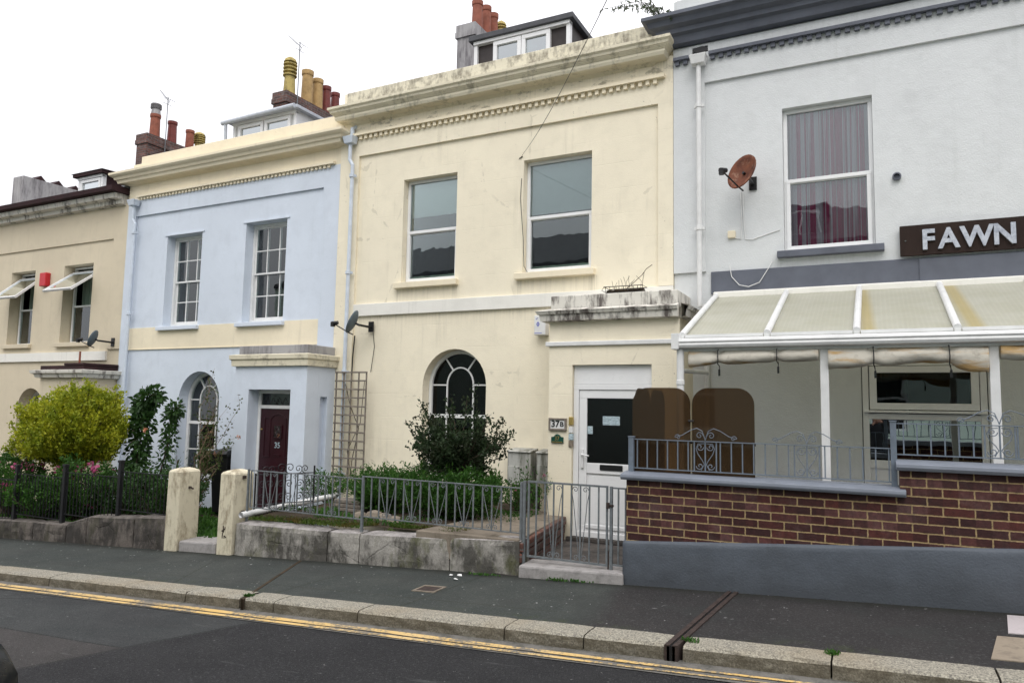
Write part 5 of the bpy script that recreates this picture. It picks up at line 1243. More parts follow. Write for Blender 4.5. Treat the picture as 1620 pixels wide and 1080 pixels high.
m = MB(); m.strip([(-4.565, 1.235), (-4.545, 1.265), (-4.565, 1.295), (-4.585, 1.265)], .012, -.144, -.1405, True); m.box(-4.62, -4.5, -.143, -.1405, 1.125, 1.133); m.tube([(-4.60, -.143, 1.34), (-4.57, -.143, 1.36)], .004, 4); m.build('mark', M['bluemark'] if 'bluemark' in M else M.setdefault('bluemark', plain('blue_ink', (.10, .12, .5), .5)), t)
t = empty('alarm_box', (-17.36, -.06, 2.7), 'red alarm box between the two open windows of the beige house', 'alarm box')
m = MB(); m.box(-17.50, -17.26, -.12, 0, 2.62, 2.94); m.build('housing', M['red'], t, bevel=.015)
# meter boxes
def meterbox(x0, x1, z0, z1, label):
    t = empty('meter_box', ((x0 + x1) / 2, -.15, z0), label, 'meter box', 'weathered meter boxes by the porch')
    m = MB(); m.box(x0, x1, -.26, -.001, z0, z1); m.exx([(-.29, z1), (-.27, z1 + .02), (-.001, z1 + .05), (-.001, z1)], x0 - .01, x1 + .01); m.build('case', M['meter'], t, bevel=.008)
    m = MB(); m.box(x0 + .015, x1 - .015, -.275, -.259, z0 + .02, z0 + (z1 - z0) * .58); m.build('door', M['meter'], t, bevel=.004)
    m = MB(); m.lathe((x0 + (x1 - x0) * .5, -.28, z0 + (z1 - z0) * .54), [(0, -.01), (.012, 0), (0, .01)], 8); m.build('lock', M['black'], t)
meterbox(-4.98, -4.60, -1.16, -.66, 'weathered grey meter box, the left one of the pair by the porch')
meterbox(-4.50, -4.16, -1.08, -.66, 'weathered grey meter box, half hidden against the porch')
m = MB(); m.box(-4.9, -4.55, -.10, -.001, -1.5, -1.17); m.tube([(-4.75, -.1, -1.2), (-4.7, -.16, -1.45)], .02, 6); tag(m.build('meter_pipe', M['stonedark'], loc=(-4.7, -.1, -1.4)), 'dark pipework in the recess below the left meter box', 'pipework')
# trellis
t = empty('wooden_trellis', (-8.05, -.2, -1.4), 'tall grey weathered wooden trellis against the cream wall', 'trellis')
m = MB()
for i in range(5):
    x = -8.385 + i * .162; m.add([], []); m.hexa([(x - .012, -.20, -1.40), (x + .012, -.20, -1.40), (x + .012, -.185, -1.40), (x - .012, -.185, -1.40), (x - .012 , -.20, .56), (x + .012, -.20, .56), (x + .012, -.185, .56), (x - .012, -.185, .56)])
m.build('uprights', M['trellis'], t)
m = MB()
for i in range(14):
    z = .535 - i * .146; s = rnd.uniform(-.004, .004); m.hexa([(-8.405, -.215, z + s), (-7.715, -.215, z - s), (-7.715, -.2005, z - s), (-8.405, -.2005, z + s), (-8.405, -.215, z + s + .026), (-7.715, -.215, z - s + .026), (-7.715, -.2005, z - s + .026), (-8.405, -.2005, z + s + .026)])
m.build('slats', M['trellis'], t)
m = MB(); m.tube([(-8.05, -.17, -1.4), (-8.0, -.16, -.9), (-7.88, -.17, -.4), (-8.1, -.16, .0), (-8.2, -.17, .35)], .007, 5); m.tube([(-7.95, -.17, -1.4), (-8.12, -.16, -.8), (-7.85, -.17, -.3), (-7.8, -.16, .4)], .006, 5); tag(m.build('dead_vine', M['bark'], loc=(-8.05, -.17, -1.4)), 'dead climbing stems twisted through the wooden trellis', 'dead vine')
# white waste pipe lying in the garden
m = MB(); a, b = Vector((-7.50, -3.0, -1.475)), Vector((-7.60, -1.0, -1.42)); m.tube([tuple(a), tuple(a + (b - a) * .3), tuple(a + (b - a) * .7), tuple(b)], .04, 14, cap=False); m.tube([tuple(a), tuple(b)], .034, 14, cap=False)
tag(m.build('plastic_pipe', M['upvc'], smooth=True, loc=tuple(a)), 'white plastic pipe lying across the weeds on the stone wall', 'pipe')
# garden bits
m = MB()
for k in range(3): m.box(-6.95 + .01 * k, -6.45 - .01 * k, -1.85, -1.6, -1.50 + k * .055, -1.452 + k * .055)
tag(m.build('paving_stack', M['trellis'], bevel=.008, loc=(-6.7, -1.7, -1.5)), 'short stack of weathered grey boards among the weeds', 'boards')
for k_, (x, y, s) in enumerate(((-6.1, -2.3, .09), (-5.9, -2.25, .11), (-5.7, -2.3, .1), (-5.5, -2.35, .09))):
    m = MB(); m.loft([[(x + r * s * math.cos(a * PI / 5) * (1 + .12 * math.sin(a * 2.1 + k_)), y + r * s * math.sin(a * PI / 5), -1.51 + z * s) for a in range(10)] for r, z in ((1, 0), (1.08, .5), (.8, 1.05), (.3, 1.25))])
    tag(m.build('edging_stone', M['pave_slab'], loc=(x, y, -1.5)), 'rounded brown stone edging the bed behind the grey railing', 'stone', 'row of edging stones in the bed')
# black wheelie bin by blue porch
t = empty('wheelie_bin', (-10.5, -.55, -1.95), 'black wheelie bin with tilted lid beside the pale blue porch', 'bin')
m = MB(); m.loft([[(-10.68 + e, -.80 + e, z), (-10.27 - e, -.80 + e, z), (-10.27 - e, -.35 - e, z), (-10.68 + e, -.35 - e, z)] for z, e in ((-1.95, .05), (-.98, 0), (-.95, -.02), (-.92, -.02))]); m.build('body', M['black'], t, bevel=.01)
m = MB(); m.hexa([(-10.72, -.84, -.92), (-10.25, -.84, -.92), (-10.25, -.30, -.92), (-10.72, -.30, -.92), (-10.66, -.78, -.86), (-10.28, -.78, -.86), (-10.28, -.34, -.82), (-10.66, -.34, -.82)]); m.tube([(-10.72, -.28, -.93), (-10.25, -.28, -.93)], .02, 8); m.box(-10.78, -10.70, -.86, -.7, -.95, -.92); m.build('lid', M['black'], t, bevel=.006)
# planter basket on the porch roof
t = empty('planter_basket', (-3.03, -.62, 1.58), 'black wire basket of dead soil and wiry stems on top of the cream porch', 'planter')
m = MB()
for z, e in ((1.585, .03), (1.66, 0.0)):
    m.tube([(-3.30 + e, -.75 + e, z), (-2.76 - e, -.75 + e, z), (-2.76 - e, -.52 - e, z), (-3.30 + e, -.52 - e, z), (-3.30 + e, -.75 + e, z)], .006, 5)
for x in [-3.28 + .065 * k for k in range(9)]: m.tube([(x, -.73, 1.585), (x, -.75, 1.66)], .004, 4)
m.tube([(-3.3, -.75, 1.66), (-3.34, -.72, 1.62), (-3.27, -.72, 1.58)], .005, 4)
m.build('wire_frame', M['blackiron'], t)
m = MB(); n = 14; m.loft([[(-3.27 + .5 * i / n, -.72, 1.578), (-3.27 + .5 * i / n, -.73, 1.61 + .02 * noise.noise(Vector((i * .9, 0, 0)))), (-3.27 + .5 * i / n, -.64, 1.635 + .03 * noise.noise(Vector((i * .7, 3, 0)))), (-3.27 + .5 * i / n, -.54, 1.60), (-3.27 + .5 * i / n, -.54, 1.578)] for i in range(n + 1)]); m.build('soil', M['soil'], t)
m = MB()
for k in range(12):
    x = -3.24 + rnd.random() * .45; h = rnd.uniform(.06, .22); m.tube([(x, -.63, 1.62), (x + rnd.uniform(-.03, .03), -.63, 1.62 + h * .6), (x + rnd.uniform(-.05, .05), -.64, 1.62 + h)], .0025, 4)
m.tube([(-3.05, -.63, 1.62), (-2.96, -.63, 1.68), (-2.80, -.62, 1.82), (-2.74, -.62, 1.90), (-2.66, -.62, 1.95)], .0045, 4); m.tube([(-2.80, -.62, 1.62), (-2.79, -.62, 1.75), (-2.77, -.62, 1.86)], .0035, 4); m.build('stems', M['bark'], t)
# telephone wire and loose cable on the cream house
m = MB(); a = Vector((-5.0, -.03, 3.92)); b = Vector((-1.360, -6.0, 2.608)); pts = []
for i in range(25):
    u = i / 24; p = a.lerp(b, u); p.z -= .10 * math.sin(PI * u); pts.append(tuple(p))
m.tube(pts, .0032, 5)
tag(m.build('telephone_wire', M['black'], loc=tuple(a)), 'thin overhead wire slanting from the cream wall up into the sky', 'wire')
m = MB(); m.tube([(-4.95, -.012, 3.62), (-4.965, -.012, 3.3), (-4.90, -.012, 2.6), (-4.88, -.015, 2.2), (-4.80, -.03, 2.08)], .005, 5); m.tube([(-5.0, -.01, 3.95), (-4.94, -.01, 3.98)], .008, 5)
tag(m.build('wall_cable', M['black'], loc=(-4.9, 0, 2.9)), 'thin black cable hanging beside the right upper window of the cream house', 'cable')

# ================================================================== plants
def leaf_add(V, F, p, d, L_, W_, rr):
    """folded two-face leaf"""
    d = d.normalized(); s = d.cross(Vector((rr.uniform(-1, 1), rr.uniform(-1, 1), rr.uniform(-.3, 1)))).normalized(); u = s.cross(d)
    o = len(V); V += [tuple(p), tuple(p + d * L_ * .45 + s * W_ * .5 + u * W_ * .12), tuple(p + d * L_ - u * L_ * .08), tuple(p + d * L_ * .45 - s * W_ * .5 + u * W_ * .12)]
    F += [(o, o + 1, o + 2), (o, o + 2, o + 3)]
def rvec(rr): 
    while True:
        v = Vector((rr.uniform(-1, 1), rr.uniform(-1, 1), rr.uniform(-1, 1)))
        if .05 < v.length < 1: return v.normalized()
def shrub(name, base, centre, rad, nb, nl, ls, mat, label, cat='shrub', group=None, seed=1, up=.5, stem=.012, lw=.45, inner=.35, lump=.25, flowers=None, shoot=1.0, stemmat='bark', hub=None):
    rr = random.Random(seed); t = empty(name, base, label, cat, group)
    B = Vector(base); HB = Vector(hub) if hub else B; Cn = Vector(centre); R_ = Vector(rad); V = []; F = []; sm = MB(); FL = []
    for k in range(nb):
        d = rvec(rr); d.z = d.z * .8 + .15
        f = 1 + lump * noise.noise(Vector((d.x * 2.1, d.y * 2.1, d.z * 2.1 + seed))) + rr.uniform(-.12, .16) * shoot
        tip = Cn + Vector((d.x * R_.x, d.y * R_.y, d.z * R_.z)) * f
        mid = HB.lerp(tip, .5) + Vector((rr.uniform(-.1, .1) * R_.x, rr.uniform(-.1, .1) * R_.y, R_.z * .15 * rr.random()))
        tipd = (tip - mid).normalized() + Vector((0, 0, up))
        tip2 = tip + tipd.normalized() * ls * rr.uniform(.5, 3.5) * shoot
        pts = [HB + rvec(rr) * stem * 2, mid, tip, tip2]
        if k % 3 == 0: sm.tube([tuple(p) for p in (([B + rvec(rr) * stem * 3] if hub else []) + pts)], ([stem * 1.3] if hub else []) + [stem, stem * .7, stem * .35, stem * .15], 4, cap=False)
        for j in range(nl):
            u = inner + (1 - inner) * rr.random() ** .75; s = u * 3; i = min(2, int(s)); p = pts[i].lerp(pts[i + 1], s - i)
            axis = (pts[i + 1] - pts[i]).normalized(); dv = (rvec(rr) * .9 + axis * .7 + Vector((0, 0, .25)))
            p = p + rvec(rr) * ls * rr.uniform(0, 1.6); l = ls * rr.uniform(.6, 1.25); leaf_add(V, F, p, dv, l, l * lw * rr.uniform(.8, 1.2), rr)
        if flowers and rr.random() < flowers[0]:
            FV, FF = [], []; FL.append((FV, FF))
            for q in range(14): leaf_add(FV, FF, tip2 + rvec(rr) * flowers[2] * .5, rvec(rr), flowers[2] * .55, flowers[2] * .4, rr)
    m = MB(); m.add(V, F); m2 = mesh_raw('foliage', m, M[mat], t)
    mesh_raw('stems', sm, M[stemmat], t)
    for FV, FF in FL: m = MB(); m.add(FV, FF); mesh_raw('flower_head', m, M[flowers[1]], t)
    return t
def mesh_raw(name, mb, mat, parent=None):
    o0 = Vector(LOC[parent.name]) if parent else Vector((0, 0, 0))
    me = bpy.data.meshes.new(name); me.from_pydata([tuple(Vector(p) - o0) for p in mb.v], [], mb.f); me.materials.append(mat)
    o = bpy.data.objects.new(name, me); C.objects.link(o)
    if parent: o.parent = parent
    LOC[o.name] = tuple(o0); return o
# golden privet
shrub('golden_shrub', (-12.85, -1.95, -2.2), (-12.85, -1.95, -.66), (.74, .70, .72), 800, 56, .055, 'lf_gold', 'big round yellow-green bush in front of the beige house porch', seed=3, up=1.6, shoot=1.3, inner=.35, lump=.4, lw=.6, hub=(-12.85, -1.95, -1.15))
shrub('dark_shrub', (-4.93, -1.7, -1.5), (-5.0, -1.7, -.58), (.46, .36, .36), 105, 75, .052, 'lf_dark', 'dark-leaved open bush in front of the arched window', seed=8, up=.5, shoot=2.2, inner=.25, lump=.6, lw=.55, hub=(-4.95, -1.7, -.85), stem=.014)
t_ = shrub('herb_clump', (-6.28, -1.6, -1.5), (-6.28, -1.6, -1.24), (.38, .33, .22), 170, 60, .062, 'lf_herb', 'low bright green leafy clump left of the dark bush', 'plant', seed=11, up=1.1, inner=.15, lw=.3, shoot=.9)
shrub('herb_clump', (-5.15, -1.75, -1.5), (-5.10, -1.75, -1.16), (.72, .40, .28), 320, 64, .062, 'lf_herb', 'wide bright green leafy clump under the dark bush', 'plant', seed=12, up=1.1, inner=.15, lw=.3, shoot=.8)
shrub('herb_clump', (-4.4, -.9, -1.5), (-4.35, -.85, -1.28), (.2, .2, .28), 34, 22, .045, 'lf_herb', 'green weeds with pink flowers by the meter boxes', 'plant', seed=13, up=1.2, flowers=(.12, 'pink', .035), shoot=2)
shrub('herb_clump', (-4.7, -.5, -1.5), (-4.65, -.5, -1.3), (.25, .2, .16), 40, 24, .04, 'lf_under', 'dark green weeds in front of the left meter box', 'plant', seed=14, up=.8)
shrub('herb_clump', (-7.75, -1.0, -1.6), (-7.8, -1.0, -1.33), (.35, .3, .2), 60, 26, .045, 'lf_herb', 'small green clump at the foot of the wooden trellis', 'plant', seed=15, up=.8)
for i, (x, y, h, lab) in enumerate(((-6.9, -1.3, .55, 'tall leafy weed stem left of the green clumps by the railing post'), (-6.72, -1.25, .50, 'slender leafy weed stem just right of the taller one'))):
    rr = random.Random(40 + i); t = empty('tall_weed', (x, y, -1.5), lab, 'weed'); V = []; F = []
    for k in range(26):
        z = -1.5 + h * (k / 26) ** .8; leaf_add(V, F, Vector((x, y, z)), Vector((rr.uniform(-1, 1), rr.uniform(-1, 1), .5)), .09 * (1.2 - k / 30), .03, rr)
    m = MB(); m.add(V, F); mesh_raw('foliage', m, M['lf_herb'], t); m = MB(); m.tube([(x, y, -1.5), (x + .01, y, -1.5 + h)], .005, 4); mesh_raw('stems', m, M['lf_herb'], t)
# border plants in the blue house garden
for i, (x, y, z, rx, rz, nb, mat, lab, fl) in enumerate((
    (-11.9, -2.35, -1.55, .62, .40, 210, 'lf_under', 'bushy green border plant with pink flower heads behind the black railings', (.10, 'pink', .13)),
    (-12.55, -2.6, -1.70, .60, .28, 170, 'lf_under', 'low spreading green plant overhanging the dark stone wall', None),
    (-13.8, -2.4, -1.50, .65, .42, 170, 'lf_under', 'dark green plant with a few pink blooms at the left edge of the railings', (.08, 'pink', .12)),
    (-10.9, -2.2, -1.55, .6, .34, 150, 'lf_climb', 'dense dark green growth behind the middle of the black railings', None),
    (-9.9, -2.3, -1.50, .62, .30, 150, 'lf_climb', 'scrubby growth behind the railings next to the left gate pillar', None),
    (-15.6, -2.2, -1.5, .8, .5, 120, 'lf_under', 'green border plants in front of the beige house', None))):
    shrub('border_plant', (x, y, -2.15), (x, y, z), (rx, .36, rz), nb, 34, .055, mat, lab, 'plant', seed=50 + i, up=.6, inner=.25, lw=.6, flowers=fl)
# tall climbers left of the arched window of the blue house
def climber(name, pts, r, n, ls, mat, label, seed, fl=None, droop=False, lw=.6, smat='bark'):
    rr = random.Random(seed); t = empty(name, pts[0], label, 'climbing plant'); V = []; F = []; P_ = [Vector(p) for p in pts]; N = len(P_) - 1
    for k in range(n):
        u = rr.random() ** .8 * N; i = min(N - 1, int(u)); p = P_[i].lerp(P_[i + 1], u - i); f = noise.noise(Vector((p.z * 3, seed, 0))) * .5 + 1
        q = rvec(rr) * r * f * rr.random() ** .5; q.y *= .6; leaf_add(V, F, p + q, q + Vector((0, 0, -.3 * r if droop else .3 * r)), ls * rr.uniform(.6, 1.2), ls * lw, rr)
    m = MB(); m.add(V, F); mesh_raw('foliage', m, M[mat], t)
    m = MB(); m.tube([tuple(p) for p in P_], .014, 5)
    for k in range(10):
        u = rr.random() * N; i = min(N - 1, int(u)); p = P_[i].lerp(P_[i + 1], u - i); m.tube([tuple(p), tuple(p + rvec(rr) * r * .9)], .005, 4)
    mesh_raw('stems', m, M[smat], t)
    if fl:
        m = MB(); V = []; F = []
        for p in fl:
            for q in range(16): leaf_add(V, F, Vector(p) + rvec(rr) * .02, rvec(rr), .05, .04, rr)
        m.add(V, F); mesh_raw('flowers', m, M['peach'], t)
    return t
climber('climbing_plant', [(-11.9, -1.4, -2.1), (-11.95, -1.35, -1.3), (-11.9, -1.3, -.6), (-12.0, -1.25, -.1), (-11.75, -1.2, .12)], .25, 1500, .115, 'lf_climb', 'leafy green climber with hanging leaves beside the blue downpipe', 61, [(-11.55, -1.5, -.52)], True)
climber('climbing_plant', [(-11.2, -1.4, -2.1), (-11.25, -1.4, -1.4), (-11.1, -1.35, -.7), (-11.15, -1.3, -.25), (-11.0, -1.3, -.12)], .17, 800, .10, 'lf_climb', 'narrower leafy climber left of the blue house arched window', 62, None, True, .45)
climber('climbing_plant', [(-10.85, -1.5, -2.1), (-10.75, -1.5, -1.5), (-10.7, -1.45, -1.0)], .24, 320, .075, 'lf_herb', 'feathery pale green growth below the blue house arched window', 63, None, False, .18)
# straggling rose over the blue house window
rr = random.Random(77); t = empty('climbing_rose', (-10.25, -1.5, -2.0), 'straggly climbing rose with bare reddish stems across the blue house window', 'climbing rose')
m = MB(); V = []; F = []; FV = []; FF = []
for k in range(18):
    x0, z0 = -10.3 + rr.uniform(-.06, .06), -1.9; top = rr.uniform(-.9, .78); sp = rr.uniform(-.5, .5)
    pts = [Vector((x0, -1.5 + rr.uniform(-.1, .1), z0))]; steps = 9
    for j in range(1, steps + 1):
        u = j / steps; pts.append(Vector((x0 + sp * u ** 1.8 + rr.uniform(-.06, .06), -1.5 + rr.uniform(-.16, .16) + .5 * u, z0 + (top - z0) * u - (.18 * max(0, u - .8) * 5 if k % 3 == 0 else 0))))
    m.tube([tuple(p) for p in pts], [.009 * (1 - .08 * j) for j in range(len(pts))], 4, cap=False)
    for j in range(75):
        u = (.2 + .8 * rr.random()) * steps; i = min(steps - 1, int(u)); p = pts[i].lerp(pts[i + 1], u - i) + rvec(rr) * .05
        leaf_add(V, F, p, rvec(rr) + Vector((0, 0, .2)), .05 * rr.uniform(.6, 1.2), .032, rr)
    if rr.random() < .25:
        for q in range(12): leaf_add(FV, FF, pts[-1] + rvec(rr) * .02, rvec(rr), .035, .03, rr)
mesh_raw('stems', m, M['rosestem'] if 'rosestem' in M else M.setdefault('rosestem', plain('reddish_stem', (.17, .11, .07), .8, var=.3)), t)
m = MB(); m.add(V, F); mesh_raw('foliage', m, M['lf_red'], t); m = MB(); m.add(FV, FF); mesh_raw('flowers', m, M['peach'], t)
# buddleia rooted in the parapet between the two houses
rr = random.Random(91); t = empty('wall_shrub', (-2.55, -.1, 5.62), 'wild leafy sprig growing from the gutter between the cream and grey houses', 'plant')
m = MB(); V = []; F = []
for k, (ex, ez) in enumerate(((-.98, .40), (-.80, .36), (-.62, .34), (-.45, .28), (-.30, .22), (-.16, .24), (.06, .16), (-.7, .45), (-.1, .1), (.1, .05))):
    a = Vector((-2.55, -.15, 5.50)); b = a + Vector((ex * .4, -.12, ez * 1.1)); c = a + Vector((ex, -.2, ez)); pts = [a, b, c]
    m.tube([tuple(p) for p in pts], [.008, .005, .003], 4, cap=False)
    for j in range(34):
        u = (.15 + .85 * rr.random()) * 2; i = min(1, int(u)); p = pts[i].lerp(pts[i + 1], u - i)
        leaf_add(V, F, p, rvec(rr) + Vector((0, 0, -.9)), .085 * rr.uniform(.6, 1.2), .022, rr)
mesh_raw('stems', m, M['bark'], t); m = MB(); m.add(V, F); mesh_raw('foliage', m, M['lf_budd'], t)
# weeds: stuff
def tufts(name, area, n, h, mat, label, cat, seed):
    rr = random.Random(seed); V = []; F = []
    for k in range(n):
        x, y, z = area(rr)
        if z is None: continue
        d = Vector((rr.uniform(-.8, .8), rr.uniform(-.8, .8), 1)); leaf_add(V, F, Vector((x, y, z)), d, h * rr.uniform(.4, 1.2), h * rr.uniform(.2, .45), rr)
    m = MB(); m.add(V, F); o = mesh_raw(name, m, M[mat]); return tag(o, label, cat, kind='stuff')
def a1(rr):
    x = rr.uniform(-7.45, -4.25); y = rr.uniform(-2.93, -2.55)
    f = noise.noise(Vector((x * 1.6, y * 3, 4)))
    return x, y, (-1.545 + (x + 7.5) * .03) if f > -.12 else None
tufts('weeds', a1, 5200, .05, 'lf_moss', 'low green and reddish weeds along the top of the grey stone wall', 'weeds', 5)
def a2(rr):
    x = rr.uniform(-7.5, -4.2); y = rr.uniform(-2.6, -.1); f = noise.noise(Vector((x * 1.2, y * 1.5, 9)))
    return x, y, -1.49 if f > .02 else None
tufts('garden_grass', a2, 5200, .075, 'lf_herb', 'patchy grass and weeds in the garden bed of the cream house', 'grass', 6)
def a3(rr):
    x = rr.uniform(-14, -8.3); y = rr.uniform(-2.7, -.3); f = noise.noise(Vector((x * 1.2, y * 1.5, 2)))
    return x, y, -2.03 + (x + 11) * .03 if f > -.2 else None
tufts('garden_grass', a3, 9000, .13, 'lf_under', 'ground cover in the shady garden of the blue house', 'grass', 7)
def a4(rr):
    i = rr.randrange(7); x, y, s = ((-3.78, -3.10, .09), (-2.95, -3.09, .07), (-2.72, -3.09, .09), (-8.35, -2.75, .16), (-5.62, -4.6, .03), (-1.27, -4.55, .035), (-.31, -4.50, .02))[i]
    x += rr.gauss(0, s); y += rr.gauss(0, .018); return x, y, gz(x, y, .004 if i != 3 else .1)
tufts('pavement_weeds', a4, 620, .035, 'lf_herb', 'small green weeds sprouting along the foot of walls and kerb joints', 'weeds', 8)

# ================================================================== across the street (seen only in reflections)
t = empty('terraced_house', (-3, -15.5, -2), 'pale mint terrace across the street, seen reflected in the window panes', 'house')
m = MB(); hol = []
for i in range(9):
    x = -23.2 + i * 4.6; hol += [rect(x, x + 1.0, -.5, 1.4), rect(x, x + 1.0, 2.2, 3.9)]
m.plate(rect(-26, 18, -4, 5.6), hol, -15.5, -15.2); m.build('wall', M['opp'], t)
m = MB(); m.box(-26, 18, -15.9, -15.6, -3, 5); m.build('interior', M['room'], t)
for h_ in hol:
    m = MB(); frame_rect(m, h_[0][0], h_[1][0], h_[0][1], h_[2][1], .07, -15.42, -15.34); zc0 = (h_[0][1] + h_[2][1]) / 2; m.box(h_[0][0] + .07, h_[1][0] - .07, -15.41, -15.35, zc0 - .03, zc0 + .03); m.build('window', M['upvc'], t)
m = MB(); m.exx([(-15.1, 5.55), (-15.1, 5.7), (-18.5, 7.6), (-22, 5.7), (-22, 5.55)], -26, 18); m.build('roof', M['slate'], t)
m = MB(); m.box(-26, 18, -23, -22.7, -4, 5); m.build('back_wall', M['opp'], t)
for x in (-8.5, -2.2, 4.0):
    m = MB(); m.box(x - .8, x + .8, -17.2, -15.9, 5.8, 7.05); m.exx([(-15.8, 7.0), (-15.8, 7.1), (-17.6, 7.2), (-17.6, 7.0)], x - .9, x + .9); dd = m.build('dormer', M['slate'], t); m = MB(); frame_rect(m, x - .65, x + .65, 6.05, 6.9, .08, -15.9, -15.86); m.box(x - .04, x + .04, -15.9, -15.86, 6.13, 6.82); m.build('window', M['upvc'], dd)
m = MB(); m.box(-26, 18, -11.6, -11.35, -3, -.75); tag(m.build('garden_wall', M['stonedark'], loc=(-4, -11.5, -1.8)), 'low dark garden wall on the far side of the street', 'garden wall')
aerial(-3.6, -18.5, 7.5, 9.1, 'television aerial on the roof across the street', .5, 1.2)

# ---------------------------------------------------------------- parked car whose nose just enters at the left
CX = .33
t = empty('parked_car', (-6.0, -8.6, gz(-6, -8.6, -.13)), 'dark parked car whose rounded corner just shows at the lower left edge', 'car')
def carz(x): return gz(x, -8.6, -.13)
secs = []   # x, half width, bonnet/roof heights
prof_ = [(-8.05, .62, .45, .62), (-7.95, .78, .30, .88), (-7.5, .86, .22, .98), (-6.9, .88, .2, 1.02), (-6.0, .88, .2, 1.0), (-5.2, .88, .2, .97), (-4.7, .87, .22, .93), (-4.25, .84, .26, .90), (-4.02, .76, .28, .84), (-3.90, .62, .32, .74), (-3.87, .5, .38, .66)]
loops = []
for x, hw, zl, zh in prof_:
    x += CX
    g = carz(x); yc = -8.62; lp = []
    for j in range(24):
        a = 2 * PI * j / 24; cy, sz = math.cos(a), math.sin(a)
        e = .42; yy = hw * (abs(cy) ** e) * (1 if cy > 0 else -1); zz_ = (zl + zh) / 2 + (zh - zl) / 2 * (abs(sz) ** e) * (1 if sz > 0 else -1)
        lp.append((x, yc + yy, g + zz_))
    loops.append(lp)
m = MB(); m.loft(loops); m.build('body', M['carpaint'], t, smooth=True)
m = MB(); loops = []
for x, hw, zl, zh in ((-7.85, .70, .85, .92), (-7.45, .70, .9, 1.36), (-6.9, .70, .9, 1.46), (-6.2, .70, .9, 1.47), (-5.7, .70, .9, 1.36), (-5.05, .74, .88, .95)):
    x += CX
    g = carz(x); lp = []
    for j in range(16):
        a = 2 * PI * j / 16; cy, sz = math.cos(a), math.sin(a); e = .55; k = 1 - .12 * max(0, sz)
        lp.append((x, -8.62 + hw * k * (abs(cy) ** e) * (1 if cy > 0 else -1), g + (zl + zh) / 2 + (zh - zl) / 2 * (abs(sz) ** e) * (1 if sz > 0 else -1)))
    loops.append(lp)
m.loft(loops); m.build('windows', M['black'], t, smooth=True)
for x in (-7.25 + CX, -4.75 + CX):
    for s in (-1, 1):
        y = -8.62 + s * .80; g = carz(x) + .31
        m = MB(); m.loft([[(x + r * math.cos(a * PI / 14), y + s * dy, g + r * math.sin(a * PI / 14)) for a in range(28)] for r, dy in ((.20, -.1), (.30, -.1), (.315, -.07), (.315, .05), (.30, .08), (.21, .085), (.20, .06))]); wh = m.build('wheel', M['tyre'], t, smooth=False)
        m = MB(); m.loft([[(x + r * math.cos(a * PI / 10), y + s * dy, g + r * math.sin(a * PI / 10)) for a in range(20)] for r, dy in ((.20, .05), (.2, .07), (.06, .075))]); m.build('rim', M['alloy'], wh)
for s in (-1, 1):
    m = MB(); m.loft([[(CX - 4.05 + .06 * q, -8.62 + s * (.50 + .16 * math.cos(a * PI / 8)) , carz(-4) + .62 + (.07 - .015 * q) * math.sin(a * PI / 8)) for a in range(16)] for q in (0, 1, 1.6)]); m.build('headlight', M['glass_bright'], t, smooth=True)
m = MB(); m.box(CX - 3.89, CX - 3.86, -8.88, -8.36, carz(-3.9) + .42, carz(-3.9) + .53); m.build('number_plate', M['upvc'], t)

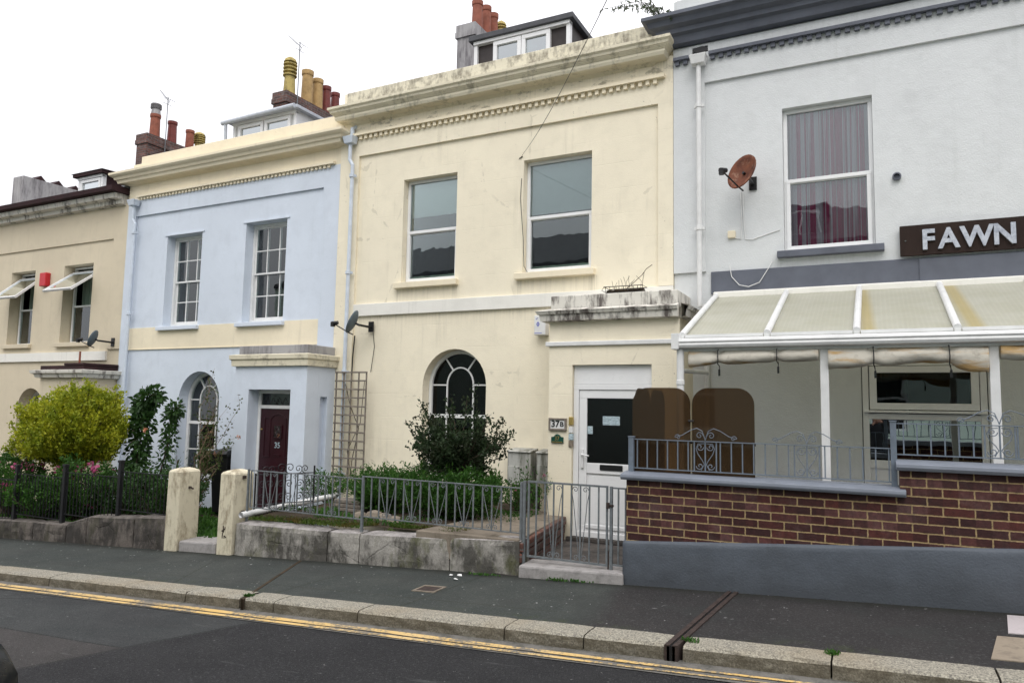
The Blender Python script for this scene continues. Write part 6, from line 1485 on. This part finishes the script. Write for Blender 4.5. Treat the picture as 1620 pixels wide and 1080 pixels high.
# ---------------------------------------------------------------- the person with the camera, reflected in the lower pane
def person():
    gz_ = gz(0, -10.3); t = empty('person', (0.0, -10.28, gz_), 'person in a dark jacket holding a camera, reflected in the window pane', 'person')
    J = {'pel': (0, -10.32, gz_ + .95), 'wai': (0, -10.33, gz_ + 1.12), 'che': (0, -10.33, gz_ + 1.35), 'nek': (0, -10.31, gz_ + 1.50), 'hb': (0, -10.27, gz_ + 1.585), 'ht': (0, -10.27, gz_ + 1.70),
         'ls': (-.19, -10.33, gz_ + 1.43), 'le': (-.26, -10.18, gz_ + 1.22), 'lw': (-.09, -10.06, gz_ + 1.47), 'rs': (.19, -10.33, gz_ + 1.43), 're': (.27, -10.2, gz_ + 1.24), 'rw': (.10, -10.06, gz_ + 1.53),
         'lh': (-.10, -10.32, gz_ + .90), 'lk': (-.12, -10.29, gz_ + .5), 'la': (-.13, -10.33, gz_ + .09), 'lt': (-.14, -10.18, gz_ + .04), 'rh': (.10, -10.32, gz_ + .90), 'rk': (.12, -10.29, gz_ + .5), 'ra': (.13, -10.33, gz_ + .09), 'rt': (.15, -10.18, gz_ + .04)}
    def skin(name, names, edges, rad, mat, par):
        me = bpy.data.meshes.new(name); o0 = Vector(LOC[t.name]); me.from_pydata([tuple(Vector(J[n]) - o0) for n in names], [(names.index(a), names.index(b)) for a, b in edges], [])
        ob = bpy.data.objects.new(name, me); C.objects.link(ob); md = ob.modifiers.new('skin', 'SKIN')
        sk = me.skin_vertices[0].data if me.skin_vertices else None
        if sk is None:
            bm = bmesh.new(); bm.from_mesh(me); bm.verts.layers.skin.verify(); bm.to_mesh(me); bm.free(); sk = me.skin_vertices[0].data
        for i, n in enumerate(names): sk[i].radius = rad[n] if isinstance(rad[n], tuple) else (rad[n], rad[n])
        sk[0].use_root = True; sb = ob.modifiers.new('sub', 'SUBSURF'); sb.levels = 2; sb.render_levels = 2
        me.materials.append(mat); ob.parent = par; LOC[ob.name] = tuple(o0); return ob
    names = ['pel', 'wai', 'che', 'nek', 'hb', 'ls', 'le', 'lw', 'rs', 're', 'rw', 'lh', 'lk', 'la', 'lt', 'rh', 'rk', 'ra', 'rt']
    ed = [('pel', 'wai'), ('wai', 'che'), ('che', 'nek'), ('nek', 'hb'), ('che', 'ls'), ('ls', 'le'), ('le', 'lw'), ('che', 'rs'), ('rs', 're'), ('re', 'rw'), ('pel', 'lh'), ('lh', 'lk'), ('lk', 'la'), ('la', 'lt'), ('pel', 'rh'), ('rh', 'rk'), ('rk', 'ra'), ('ra', 'rt')]
    rad = {'pel': .15, 'wai': .15, 'che': .17, 'nek': .065, 'hb': .06, 'ls': .085, 'le': .055, 'lw': .035, 'rs': .085, 're': .055, 'rw': .035, 'lh': .10, 'lk': .065, 'la': .05, 'lt': .04, 'rh': .10, 'rk': .065, 'ra': .05, 'rt': .04}
    body = skin('body', names, ed, rad, M['jacket'], t)
    # head with nose, ears
    m = MB(); c = Vector((0, -10.26, gz_ + 1.63)); loops = []
    for k in range(1, 12):
        ph = PI * k / 12; z = -math.cos(ph) * .118; loops.append([(c.x + .075 * math.sin(ph) ** .8 * math.cos(a * PI / 10), c.y + .092 * math.sin(ph) ** .8 * math.sin(a * PI / 10) + (.012 if k < 5 else 0), c.z + z) for a in range(20)])
    m.loft(loops); m.box(c.x - .012, c.x + .012, c.y + .085, c.y + .112, c.z - .03, c.z + .015)
    for s in (-1, 1): m.lathe((c.x + s * .077, c.y, c.z - .03), [(.0, 0), (.014, .01), (.016, .04), (0, .055)], 8)
    m.build('head', M['skin'], t, smooth=True)
    m = MB(); loops = []
    for k in range(6, 13):
        ph = PI * min(k, 11.8) / 12; z = -math.cos(ph) * .128; loops.append([(c.x + .083 * math.sin(ph) ** .8 * math.cos(a * PI / 10), c.y - .016 + .094 * math.sin(ph) ** .8 * math.sin(a * PI / 10), c.z + z) for a in range(20)])
    m.loft(loops); m.build('hair', M['hair'], t, smooth=True)
    for s, w_ in ((-1, 'lw'), (1, 'rw')):
        p = Vector(J[w_]); m = MB(); q = Vector((-s * .02, .0, .05)); m.tube([tuple(p), tuple(p + q * .6), tuple(p + q * 1.4)], [.028, .036, .030], 10)
        for f in range(4):
            b0 = p + q * 1.2 + Vector((s * .015 - s * .012 * f, 0, .0)); m.tube([tuple(b0), tuple(b0 + Vector((-s * .02, .012, .02 - .008 * f))), tuple(b0 + Vector((-s * .045, .012, .015 - .012 * f)))], [.009, .0085, .007], 6)
        m.tube([tuple(p + q * .4), tuple(p + q * .6 + Vector((-s * .03, -.01, .0))), tuple(p + q + Vector((-s * .045, -.005, .01)))], [.012, .011, .009], 6)
        m.build('hand', M['skin'], t, smooth=True)
    return t
person()
t = empty('camera_body', (0.0, -10.1, -.06), 'black camera held up to the face of the person reflected in the window', 'camera')
m = MB(); m.box(-.065, .065, -10.12, -10.075, -.055, .035); m.box(-.025, .025, -10.12, -10.08, .035, .055); m.loft([[(r * math.cos(a * PI / 10), y, -.005 + r * math.sin(a * PI / 10)) for a in range(20)] for r, y in ((.034, -10.076), (.034, -10.06), (.030, -10.055), (.02, -10.056))]); m.build('casing', M['black'], t, bevel=.004)
